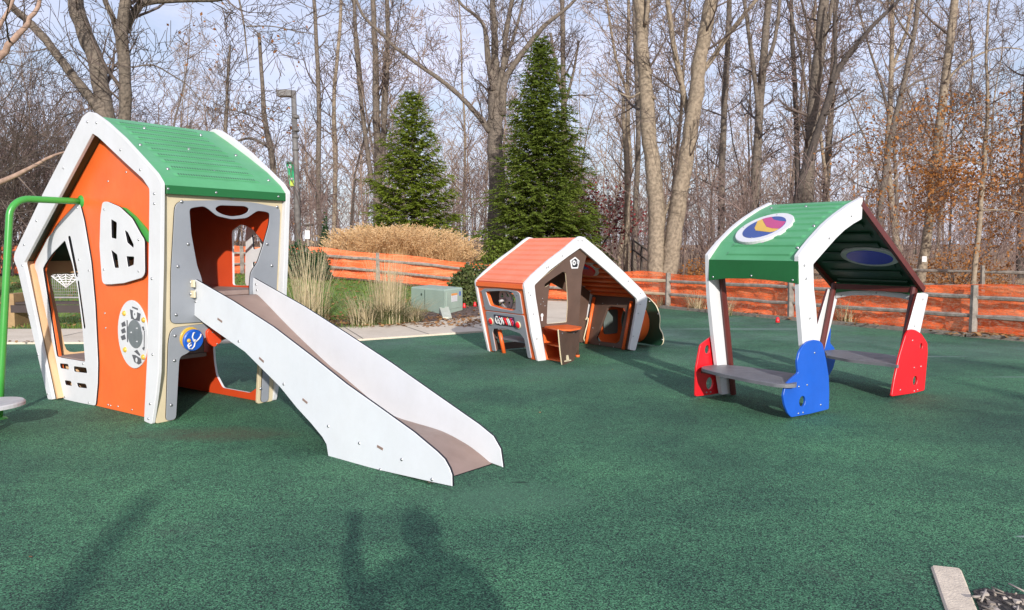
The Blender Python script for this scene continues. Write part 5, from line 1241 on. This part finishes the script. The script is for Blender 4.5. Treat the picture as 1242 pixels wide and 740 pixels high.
# beech with russet leaves at the right
hero_tree(21, [[(1180, 345, 8.5), (1186, 290, 8), (1191, 230, 7.5), (1195, 180, 6.5), (1198, 120, 5), (1196, 60, 4), (1200, 0, 3)]],
          'young tree full of russet leaves behind the right fence', BARKP, TWIG, 51, 2.9, 2.6, 2.3, 2, 5, rmin=.006, up=.02, leaves=RUSSET, nleaf=14000, lsize=(.034, .06), flare=False, name='beech_tree', zmax=5.6,
          limbs=[[(1190, 200, 3.5), (1165, 190, 3), (1140, 200, 2.4), (1118, 196, 1.6)], [(1195, 170, 3.5), (1220, 158, 3), (1250, 150, 2.4), (1280, 158, 2)], [(1190, 230, 3), (1215, 222, 2.6), (1245, 226, 2)], [(1191, 225, 3), (1160, 232, 2.4), (1130, 228, 1.8)], [(1189, 255, 2.6), (1222, 255, 2.2), (1262, 262, 1.6)]])
# dark red shrub left of the snag
hero_tree(30, [[(728, 312, 4), (727, 285, 3.5), (724, 262, 3), (722, 240, 2)]], 'small maple with dark red leaves between the taller spruce and the snag', BARKD, TWIG, 52, 1.2, 4.5, 1.6, 2, 5, rmin=.006, leaves=MAPLE, nleaf=1300, lsize=(.05, .085), flare=False, name='maple_sapling',
          limbs=[[(728, 300, 2.5), (742, 280, 2), (752, 262, 1.5)], [(728, 296, 2.5), (714, 280, 2), (706, 268, 1.4)]])

# --- generic trees: eight kinds, copied
def tree_kind(seed, Ht, r0, fork=False, dens=1.75, L=3.3, twig=TWIGF, bark=BARK, rmin=.013, lev=2):
    rg = random.Random(seed); mt, mc = MB(), MB()
    n_ = 12; pts = [V((0, 0, -.2))]; d = V((rg.gauss(0, .05), rg.gauss(0, .05), 1)).normalized()
    for i in range(n_):
        d = (d + V((rg.gauss(0, .085), rg.gauss(0, .085), .10))).normalized(); pts.append(pts[-1] + d * Ht / n_)
    r0 *= .74; rad = [r0 * (1.2 if i == 0 else 1) * (1 - .86 * i / n_) for i in range(n_ + 1)]
    mt.tube(pts, rad, 8, 0, False, True)
    paths = [(pts, rad)]
    if fork:
        j = rg.randint(3, 5); fp_ = [pts[j]]; dd = (d + V((rg.choice((-1, 1)) * .35, rg.gauss(0, .2), 0))).normalized()
        for i in range(n_ - j):
            dd = (dd + V((rg.gauss(0, .06), rg.gauss(0, .06), .10))).normalized(); fp_.append(fp_[-1] + dd * Ht / n_)
        fr_2 = [max(.02, rad[j + i] * .8) for i in range(len(fp_))]; mt.tube(fp_, fr_2, 7, 0, False, True); paths.append((fp_, fr_2))
    for P_, r_ in paths:
        for i in range(1, len(P_)):
            if P_[i].z < Ht * .22: continue
            nb = dens * (P_[i] - P_[i - 1]).length; nb = int(nb) + (rg.random() < nb % 1)
            for _ in range(nb):
                dd = (P_[i] - P_[i - 1]).normalized(); an = rg.random() * math.tau; a = dd.orthogonal().normalized(); b_ = dd.cross(a); sp_ = rg.uniform(.5, 1.1)
                nd = dd * math.cos(sp_) + (a * math.cos(an) + b_ * math.sin(an)) * math.sin(sp_)
                h_ = (P_[i].z / Ht)
                grow(mc, P_[i - 1].lerp(P_[i], rg.random()), nd, L * rg.uniform(.45, 1.1) * (1.1 - .5 * h_), max(rmin, r_[i] * rg.uniform(.25, .5)), lev, rg, .10, .2, rmin, 5)
    return mt, mc, bark, twig
kinds = []
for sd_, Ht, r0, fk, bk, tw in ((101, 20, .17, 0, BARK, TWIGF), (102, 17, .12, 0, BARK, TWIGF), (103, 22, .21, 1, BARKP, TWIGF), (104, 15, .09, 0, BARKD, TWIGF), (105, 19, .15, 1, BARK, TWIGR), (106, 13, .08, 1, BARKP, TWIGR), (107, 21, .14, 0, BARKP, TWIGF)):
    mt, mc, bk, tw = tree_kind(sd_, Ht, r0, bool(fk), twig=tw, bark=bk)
    kinds.append((mt, mc, bk, tw))
GL = 'bare trees of the woods behind the fences'
protos = []
def place_tree(k, x, y, rz, s_, label):
    z = TZ(x, y)
    if k >= len(protos): raise IndexError
    if protos[k] is None:
        mt, mc, bk, tw = kinds[k]
        root = empty('bare_tree', (0, 0, 0), label, 'tree', GL)
        mt.build('trunk', bk, root); mc.build('crown', tw, root); protos[k] = root; r_ = root
    else:
        src = protos[k]; r_ = src.copy(); COL.objects.link(r_)
        for ch in list(src.children):
            c = ch.copy(); COL.objects.link(c); c.parent = r_
    r_.location = (x, y, z); r_.rotation_euler = (rg0.gauss(0, .03), rg0.gauss(0, .03), rz); r_.scale = (s_, s_, s_); r_['label'] = label
    return r_
protos = [None] * len(kinds); rg0 = random.Random(77)
spots = []
tries = 0
while len(spots) < 76 and tries < 9000:
    tries += 1
    y = 34 + 62 * rg0.random() ** 1.15; x = rg0.uniform(-.74, .74) * y
    if min([(x - a) ** 2 + (y - b_) ** 2 for a, b_ in spots] or [99]) < (1.5 + y * .022) ** 2: continue
    px = 621 + FPX * x / y
    if y < 40 and (430 < px < 740): continue
    if px < 420 and rg0.random() < (.55 if y < 60 else .25): continue
    if px > 1165 and y < 60 and rg0.random() < .55: continue
    spots.append((x, y))
LAB = 'bare grey-brown forest tree, one of many alike in the woods beyond the fences'
for i, (x, y) in enumerate(spots): place_tree(i % len(kinds), x, y, rg0.random() * 6.28, rg0.uniform(.8, 1.15) * (.62 if x / y < -.26 else 1), LAB)
# trees behind the photographer: their shadows fall across the rubber on the right
for i, (x, y, h_, lab) in enumerate(((8.9, -10, 6.6, 'bare stub of a tree nearest behind the photographer'), (10.6, -11, 7.4, 'bare stub of a tree behind the photographer, between the other two there'), (13.2, -14, 8.0, 'bare stub of a tree behind the photographer, farthest to the right'))):
    rg = random.Random(300 + i); r_ = empty('bare_tree', (x, y, 0), lab, 'tree', 'bare trees behind the photographer'); mt, mc = MB(), MB()
    P_ = [V((x + rg.gauss(0, .05) * j, y, h_ * j / 6 - .1)) for j in range(7)]; mt.tube(P_, [.26, .23, .22, .21, .20, .18, .14], 10)
    for j in range(9): grow(mc, P_[2 + j % 5], V((rg.gauss(0, .6), rg.gauss(0, .4), .8)), rg.uniform(.8, 2.2), .05, 1, rg)
    mt.build('trunk', BARK, r_); mc.build('crown', TWIG, r_)

# --- brush: left thicket, undergrowth, far wood
def thicket(name, x, y, n_, Ht, label, seed, twig, arch=.35, lev=2):
    rg = random.Random(seed); z = TZ(x, y); mb_ = MB()
    for i in range(n_):
        d = V((rg.gauss(0, .42), rg.gauss(0, .42), 1)); p = V((x + rg.gauss(0, .35), y + rg.gauss(0, .35), z - .05))
        grow(mb_, p, d, Ht * rg.uniform(.6, 1.05), rg.uniform(.018, .035), lev, rg, -.02, .17, .006, 7, (.35, .9))
    o = mb_.build_at(name, twig, (x, y, z)); return tag(o, label, 'shrub')
for i, (px, Y, Ht, lab) in enumerate(((-20, 21.5, 5.6, 'tall twiggy bare shrub at the left edge behind the green pipe'), (60, 25.0, 6.2, 'tall twiggy bare shrub behind the left slope of the tall playhouse'), (12, 28, 7.4, 'dense brushy bare tree-shrub deep behind the green pipe'), (205, 30, 5.5, 'twiggy bare shrub behind the green roof of the tall playhouse'))):
    q = AT(px, 300, Y); thicket('bare_shrub', q.x, Y, 34, Ht, lab, 60 + i, TWIG if i != 1 else TWIGR)
mb = MB(); rg = random.Random(91)
for i in range(1500):
    y = 26 + 50 * rg.random() ** 1.3; x = rg.uniform(-.72, .72) * y; px = 621 + FPX * x / y
    if y < 33 and 380 < px < 740: continue
    p = V((x, y, TZ(x, y) - .05)); d = V((rg.gauss(0, .25), rg.gauss(0, .25), 1)); h_ = rg.uniform(1.0, 4.2)
    grow(mb, p, d, h_, rg.uniform(.010, .022) * (1 + y * .008), 1 if h_ < 3 else 2, rg, .02, .16, .0065 + y * .00009, 5, (.4, 1.0), 3)
o = mb.build('undergrowth', TWIGR); o['kind'] = 'stuff'
mb = MB()
for i in range(5200):
    y = 27 + 40 * rg.random() ** 1.4; x = rg.uniform(-.7, .7) * y; px = 621 + FPX * x / y
    if px < 250 and rg.random() < .8: continue
    if 380 < px < 720 and y < 32: continue
    clump = math.sin(x * 1.3) * math.sin(y * .9 + x * .4)
    if clump < .25: continue
    leaf(mb, V((x + rg.gauss(0, .2), y + rg.gauss(0, .2), TZ(x, y) + rg.random() ** 1.6 * 2.6)), rg.uniform(.04, .085), rg, False)
o = mb.build('undergrowth_leaves', RUSSET); o['kind'] = 'stuff'
mb = MB()
for i in range(270):
    y = rg.uniform(85, 150); x = rg.uniform(-.75, .75) * y; z = TZ(x, y); h_ = rg.uniform(9, 18); px = 621 + FPX * x / y
    if px > 1150 and rg.random() < .5: continue
    l_ = V((rg.gauss(0, .8), 0, h_)); p = V((x, y, z)); r_ = rg.uniform(.06, .2)
    mb.tube([p, p + l_ * .5 + V((rg.gauss(0, .2), 0, 0)), p + l_], [r_, r_ * .7, .03], 4, 0, False, True)
    for j in range(16):
        q = p + l_ * rg.uniform(.2, .98); d = V((rg.choice((-1, 1)) * rg.uniform(.3, 1), rg.gauss(0, .5), rg.uniform(.5, 1.4))).normalized()
        L_ = rg.uniform(1.5, 4); q2 = q + d * L_
        mb.tube([q, q + d * L_ * .5 + V((0, 0, .1)), q2], [.05, .035, .02], 3, 0, False)
        for _ in range(4):
            a = q.lerp(q2, rg.uniform(.2, 1)); mb.tube([a, a + (d + V((rg.gauss(0, .7), rg.gauss(0, .5), rg.gauss(0, .4)))).normalized() * rg.uniform(.6, 1.6)], [.025, .015], 3, 0, False)
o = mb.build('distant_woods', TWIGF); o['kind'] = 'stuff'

# --- evergreens
def spruce(x, y, Ht, Rb, label, m, seed, step=.17, nb0=9, z0=.1):
    rg = random.Random(seed); z = TZ(x, y); root = empty('spruce_tree', (x, y, z), label, 'tree')
    mt, ml = MB(), MB(); mt.tube([(x, y, z - .1), (x, y, z + Ht * .6), (x, y, z + Ht * .97)], [Ht * .016, Ht * .009, .012], 7)
    h_ = z0
    def spray(p, d, L_, w):
        n_ = max(3, int(L_ / .034)); side = V((-d.y, d.x, 0))
        side = side.normalized() if side.length > 1e-4 else V((1, 0, 0))
        for k_ in range(n_):
            t = (k_ + rg.random()) / n_; c = p + d * L_ * t
            for s_ in (-1, 1):
                dd = (d * rg.uniform(.5, 1) + side * s_ * rg.uniform(.4, 1) + V((0, 0, rg.uniform(-.5, .25)))).normalized()
                l_ = w * rg.uniform(.7, 1.3) * (1 - .5 * t); nn = dd.cross(V((rg.gauss(0, .5), rg.gauss(0, .5), 1))).normalized() * l_ * .24
                ml.add([c, c + dd * l_ * .5 + nn, c + dd * l_, c + dd * l_ * .5 - nn], [(0, 1, 2, 3)])
    lobes = [rg.uniform(.74, 1.22) for _ in range(9)]
    while h_ < Ht * .985:
        f = h_ / Ht; R_ = Rb * (1 - f) ** .66 * (1 if f > .12 else .86 + f) ; nb = max(3, int(nb0 * (1 - f * .55)))
        a0 = rg.random() * 6.28
        for i in range(nb):
            an = a0 + math.tau * i / nb + rg.gauss(0, .2); lb_ = lobes[int((an % math.tau) / math.tau * 9) % 9] * rg.choice((rg.uniform(.55, .85), rg.uniform(.85, 1.2), rg.uniform(.9, 1.15)))
            L_ = max(.12, R_ * lb_); d = V((math.cos(an), math.sin(an), 0)); dr = -.22 + .55 * f + rg.gauss(0, .08)
            p0 = V((x, y, z + h_ + rg.gauss(0, .05))); pts = [p0]; 
            for k_ in range(4): t = (k_ + 1) / 4; pts.append(p0 + d * L_ * t + V((0, 0, L_ * (dr * t + .28 * t * t))))
            mt.tube(pts, [max(.006, L_ * .011), L_ * .008, L_ * .006, .005, .004], 3, 0, False)
            for k_ in range(1, 5):
                a, b_ = pts[k_ - 1], pts[k_]
                if k_ == 1 and L_ > 1.3: continue
                ns = max(2, int(L_ * 3.0))
                for q in range(ns):
                    c = a.lerp(b_, rg.random()); s_ = rg.choice((-1, 1)); sdv = V((-d.y, d.x, 0)) * s_
                    dd = (d * rg.uniform(.5, 1) + sdv * rg.uniform(.3, .9) + V((0, 0, rg.uniform(-.45, .1)))).normalized()
                    spray(c, dd, L_ * rg.uniform(.18, .34) + .07, .125)
            spray(pts[-2], (pts[-1] - pts[-2]).normalized(), (pts[-1] - pts[-2]).length + .1, .10)
        h_ += step * rg.uniform(.8, 1.2) * (1 - .35 * f)
    spray(V((x, y, z + Ht * .93)), V((0, 0, 1)), Ht * .07, .09)
    mt.build('trunk', BARKD, root); ml.build('crown', m, root)
q = AT(501, 290, 29.5); spruce(q.x, 29.5, AT(495, 110, 29.5).z - TZ(q.x, 29.5), 1.72, 'smaller bright green spruce left of the big bare tree', NEEDLE, 5, .165, 11, .35)
q = AT(655, 305, 27.5); spruce(q.x, 27.5, AT(655, 47, 27.5).z - TZ(q.x, 27.5), 2.15, 'taller dark green spruce rising behind the low orange playhouse', NEEDLEB, 6, .16, 13, .1)
def bush(name, x, y, rx, rz, n_, m, label, seed, size=(.03, .06), cone=0.0, cat='shrub'):
    rg = random.Random(seed); z = TZ(x, y); mb_ = MB()
    for i in range(n_):
        while True:
            a, b_, c = rg.uniform(-1, 1), rg.uniform(-1, 1), rg.uniform(0, 1)
            q = a * a + b_ * b_; lim = (1 - c ** 2) if not cone else (1 - c) ** 1.3
            if q < lim and (q > lim * .25 or rg.random() < .25): break
        k_ = 1 + .14 * math.sin(a * 5 + seed) * math.cos(b_ * 6 + c * 4)
        leaf(mb_, V((x + a * rx * k_, y + b_ * rx * k_, z + c * rz * k_)), rg.uniform(*size), rg, False)
    for i in range(14):
        d = V((rg.gauss(0, .5), rg.gauss(0, .5), 1)).normalized(); mb_.tube([(x, y, z - .05), V((x, y, z)) + d * rz * .7], [.02, .008], 4, 1, False)
    o = mb_.build_at(name, [m, BARKD], (x, y, z)); return tag(o, label, cat)
q = AT(386, 338, 21.6); bush('yew_shrub', q.x, 21.6, .36, .85, 2400, YEW, 'dark green clipped shrub at the left end of the berm fence netting', 1)
q = AT(362, 338, 21.9); bush('yew_shrub', q.x, 21.9, .42, 1.05, 2200, YEW, 'dark shrub behind the plumed grass beside the tall playhouse', 2)
q = AT(572, 362, 18.9); bush('evergreen_shrub', q.x, 18.9, .62, 1.0, 4200, OLIVE, 'olive green shrub between the utility cabinet and the low playhouse', 3)
q = AT(592, 362, 19.3); bush('evergreen_shrub', q.x, 19.3, .60, .95, 3000, YEW, 'dark shrub right behind the low playhouse roof edge', 4)
q = AT(395, 300, 27); bush('conical_cypress', q.x, 27, .26, 1.75, 1700, YEW, 'thin pointed evergreen left of the tawny grasses', 5, cone=1)
q = AT(603, 300, 26); bush('evergreen_shrub', q.x, 26.2, .9, 1.6, 3500, NEEDLEB, 'low bushy evergreen at the left foot of the taller spruce', 6)
for px, py, Y, rx_2, rz_2, n_, lab in ((868, 318, 26.5, 1.5, 1.1, 2600, 'low russet leaved bush behind the netting between the twin-trunk tree and the shelter'), (1160, 332, 26, 1.7, 1.5, 2200, 'russet leaved brush behind the fence between the tagged tree and the young beech')):
    q = AT(px, py, Y); bush('russet_bush', q.x, Y, rx_2, rz_2, n_, RUSSET, lab, int(px), (.03, .06))
# --- ornamental grasses
def grass_clump(x, y, n_, Ht, spread, m, label, seed, group=None, plume=False, lean=(.2, .9), w=.006, m2=None, low=.3):
    rg = random.Random(seed); z = TZ(x, y); mb_ = MB()
    for i in range(n_):
        d = rdir(rg); r_ = spread * rg.random() ** .7 * .35; p = V((x + d.x * r_, y + d.y * r_, z))
        d = (d + rdir(rg) * .6); d = d.normalized() if d.length > .1 else rdir(rg)
        short = rg.random() < low; h_ = Ht * (rg.uniform(.3, .55) if short else rg.uniform(.7, 1.05)); le = rg.uniform(.8, 1.5) if short else rg.uniform(*lean)
        ribbon(mb_, p, d, h_, w * rg.uniform(.7, 1.4), le, 4, 1 if short and m2 else 0)
        if plume and not short and rg.random() < .75:
            t = 1.0; tip = p + V((0, 0, h_ * (1 - .25 * le))) + d * (le * h_)
            ax_ = (V((0, 0, .6)) + d * (.5 + le)).normalized()
            for k_ in range(9):
                c = tip - ax_ * rg.uniform(-.02, .24); dd = (ax_ * rg.uniform(.4, 1.1) + V((rg.gauss(0, .45), rg.gauss(0, .45), rg.gauss(0, .3)))).normalized() * rg.uniform(.05, .12); s_ = dd.orthogonal().normalized() * .011
                mb_.add([c - s_ * .4, c + dd * .5 + s_, c + dd, c + dd * .5 - s_], [(0, 1, 2, 3)])
    o = mb_.build_at('ornamental_grass', [m, m2 or m], (x, y, z)); return tag(o, label, 'grass clump', group)
q = G(470, 391, .05); grass_clump(q.x, q.y, 700, 1.42, .95, STRAW, 'tall straw coloured grass clump in the mulch left of the utility cabinet', 1, lean=(.03, .30), m2=OLIVE, low=.55)
q = G(436, 396, .04); grass_clump(q.x, q.y + .4, 330, .75, .8, STRAW, 'low dry grass tuft by the walk left of the tall straw clump', 2, lean=(.3, .9), m2=OLIVE, low=.5)
q = G(497, 388, .06); grass_clump(q.x, q.y, 420, .62, .8, STRAW, 'low arching dry grass in front of the utility cabinet', 7, lean=(.5, 1.2), m2=OLIVE, low=.5)
q = G(372, 398, .03); grass_clump(q.x - .1, q.y + .6, 330, 1.95, 1.0, STRAW, 'tall plumed grass clump beside the rear frame of the tall playhouse', 3, lean=(.15, .55), m2=OLIVE, low=.45)
GG = 'tawny plumed grasses behind the berm fence'
for i, (px, Y, h_) in enumerate(((424, 24.6, 1.25), (434, 25.2, 1.5), (448, 24.8, 1.62), (463, 25.5, 1.78), (481, 25.0, 1.82), (499, 25.6, 1.85), (517, 25.1, 1.78), (532, 25.6, 1.65), (543, 25.0, 1.45), (549, 25.6, 1.2), (455, 26.4, 1.65), (490, 26.6, 1.7), (525, 26.6, 1.65))):
    q = AT(px, 310, Y); grass_clump(q.x, Y, 420, h_ * 1.0, 1.15, TAWNY, 'tawny plumed grass, one of the dense row behind the berm fence', 20 + i, GG, True, (.25, .65), .010, low=.12)
for i, (px, py, h_, lab) in enumerate(((846, 382, .55, 'dry grass tuft at the fence foot left of the white shelter frame'), (878, 388, .50, 'dry grass tuft at the fence foot seen under the shelter'), (1030, 398, .6, 'dry grass tuft at the fence foot between the shelter legs'), (806, 377, .45, 'green and tan tuft at the fence post right of the tunnel'), (1005, 394, .5, 'small tuft behind the far blue seat end'))):
    q = G(px, py - 5, 0); grass_clump(q.x, q.y + .1, 170, h_, .6, STRAW, lab, 50 + i, None, False, (.2, .9), .006, OLIVE, .4)
# ================================================================== the photographer (only the shadow falls into the picture)
def skin_body(name, verts, edges, radii, m, root_i=0, lv=2):
    me = bpy.data.meshes.new(name); me.from_pydata([tuple(v) for v in verts], edges, []); o = bpy.data.objects.new(name, me); COL.objects.link(o)
    md = o.modifiers.new('Skin', 'SKIN'); md.use_smooth_shade = True
    sv = me.skin_vertices[0].data
    for i, r_ in enumerate(radii): sv[i].radius = (r_ if isinstance(r_, tuple) else (r_, r_)); sv[i].use_root = (i == root_i)
    ss = o.modifiers.new('Sub', 'SUBSURF'); ss.levels = lv; ss.render_levels = lv
    me.materials.append(m); return o
JACKET = mat('navy_jacket', (.03, .04, .07), None, 6, .8); SKIN = mat('skin', (.55, .36, .27), None, 8, .5); TROU = mat('dark_trousers', (.04, .04, .045), None, 8, .8); HAIRM = mat('brown_hair', (.06, .035, .02), None, 20, .6)
X, Y0 = .43, -.47
vs = [(X, Y0, .95), (X, Y0, 1.12), (X, Y0 + .01, 1.32), (X, Y0, 1.44), (X, Y0 + .02, 1.52), (X, Y0 + .035, 1.60), (X, Y0 + .03, 1.68),
      (X - .19, Y0, 1.40), (X - .34, Y0 + .10, 1.27), (X - .44, Y0 + .28, 1.40), (X - .45, Y0 + .36, 1.45),
      (X + .19, Y0, 1.40), (X + .25, Y0 + .02, 1.14), (X + .22, Y0 + .18, .98), (X + .20, Y0 + .24, .93),
      (X - .10, Y0, .88), (X - .11, Y0 + .01, .48), (X - .12, Y0 - .02, .09), (X - .13, Y0 + .14, .035),
      (X + .10, Y0, .88), (X + .11, Y0 + .02, .48), (X + .12, Y0 - .01, .09), (X + .14, Y0 + .15, .035)]
es = [(0, 1), (1, 2), (2, 3), (3, 4), (4, 5), (5, 6), (3, 7), (7, 8), (8, 9), (9, 10), (3, 11), (11, 12), (12, 13), (13, 14), (0, 15), (15, 16), (16, 17), (17, 18), (0, 19), (19, 20), (20, 21), (21, 22)]
rs = [(.17, .12), (.15, .11), (.18, .12), (.11, .09), .055, .085, .075, .075, .07, .062, .05, .075, .055, .045, .035, .09, .065, .045, .035, .09, .065, .045, .035]
# fingers of the raised hand close round the phone
pi_ = 10
for k_, (dx, dz) in enumerate(((.03, .035), (.032, .012), (.032, -.012), (.028, -.032))):
    a = len(vs); b0 = V(vs[pi_]); vs += [b0 + V((dx * .6, .035, dz)), b0 + V((dx * .2, .085, dz * 1.1)), b0 + V((-.03, .10, dz * 1.1))]; es += [(pi_, a), (a, a + 1), (a + 1, a + 2)]; rs += [.010, .009, .008]
bodyo = skin_body('person', vs, es, rs, JACKET)
tag(bodyo, 'photographer standing just behind the viewpoint in a navy jacket holding up a phone', 'person')
w = V((0, 0, 0))
def child(o): o.parent = bodyo
mb = MB(); mb.dome(V((X, Y0 + .0, 1.60)), (0, -.35, 1), .115, .15, 16); o = mb.build('hair', HAIRM); child(o)
lg = skin_body('trousers', [(X, Y0, .93), (X - .10, Y0, .86), (X - .11, Y0 + .01, .48), (X - .12, Y0 - .02, .12), (X + .10, Y0, .86), (X + .11, Y0 + .02, .48), (X + .12, Y0 - .01, .12)], [(0, 1), (1, 2), (2, 3), (0, 4), (4, 5), (5, 6)], [(.175, .125), .10, .075, .06, .10, .075, .06], TROU); child(lg)
mb = MB(); mb.box((-.02, -.014, 1.485), (.040, 0, 0), (0, .0045, 0), (0, 0, .075)); o = mb.build('phone', BLACK); tag(o, 'dark phone held upright in the raised hand of the photographer', 'phone')
# a plain post behind the photographer throws the long soft shadow at the left
mb = MB(); pe, pa_ = R(19.5), R(11.5); Lp = 4.1; tip = G(178, 606)
pb = V((tip.x + math.sin(pa_) * Lp / math.tan(pe), tip.y - math.cos(pa_) * Lp / math.tan(pe), 0))
mb.tube([pb, pb + V((0, 0, Lp * .5)), pb + V((0, 0, Lp))], [.085, .08, .075], 12); o = mb.build_at('post', METAL, tuple(pb)); tag(o, 'plain grey post behind the photographer, throwing the long shadow at lower left', 'post')

# ================================================================== light, sky, camera
EL, AZ = R(19.5), R(11.5)
sun = bpy.data.lights.new('sun', 'SUN'); sun.energy = 4.2; sun.angle = R(.75); sun.color = (1, .96, .90)
so = bpy.data.objects.new('sun', sun); link(so)
dv = V((-math.sin(AZ) * math.cos(EL), math.cos(AZ) * math.cos(EL), -math.sin(EL)))
so.rotation_euler = dv.to_track_quat('-Z', 'Y').to_euler(); so.location = (8, -30, 14)
w = bpy.data.worlds.new('World'); scene.world = w; w.use_nodes = True; nt = w.node_tree
bg_ = nt.nodes['Background']; sky = nt.nodes.new('ShaderNodeTexSky'); sky.sky_type = 'NISHITA'; sky.sun_disc = False
sky.sun_elevation = EL; sky.sun_rotation = R(180) - AZ; sky.altitude = 200; sky.air_density = 1.0; sky.dust_density = 1.2; sky.ozone_density = 1.5
tc = nt.nodes.new('ShaderNodeTexCoord'); mp = nt.nodes.new('ShaderNodeMapping'); mp.inputs['Scale'].default_value = (1.0, 1.0, 3.2); nt.links.new(tc.outputs['Generated'], mp.inputs['Vector'])
nz = nnoise(nt, tc, 2.3, 8, .62, mp.outputs['Vector']); nz.inputs['Distortion'].default_value = .6
cr = nramp(nt, nz.outputs['Fac'], [(.34, (.34, .34, .34)), (.64, (.90, .90, .90))])
CLOUD = (7.0, 7.25, 9.3)
mx = nmix(nt, cr.outputs['Color'], sky.outputs['Color'], CLOUD)
nt.links.new(mx, bg_.inputs['Color']); bg_.inputs['Strength'].default_value = .10
cam = bpy.data.cameras.new('camera'); cam.sensor_width = 36; cam.lens = FPX / 1242 * 36; cam.clip_start = .05; cam.clip_end = 1200
co = bpy.data.objects.new('camera', cam); link(co); co.location = CAM; co.rotation_euler = (R(90) - PITCH, 0, 0); scene.camera = co
vs_ = scene.view_settings; scene.display_settings.display_device = 'sRGB'
vs_.view_transform = 'Standard'; vs_.look = 'None'; vs_.exposure = .36; vs_.gamma = 1; vs_.use_curve_mapping = False
scene.cycles.max_bounces = 8; scene.cycles.transparent_max_bounces = 12
scene.cycles.use_denoising = True
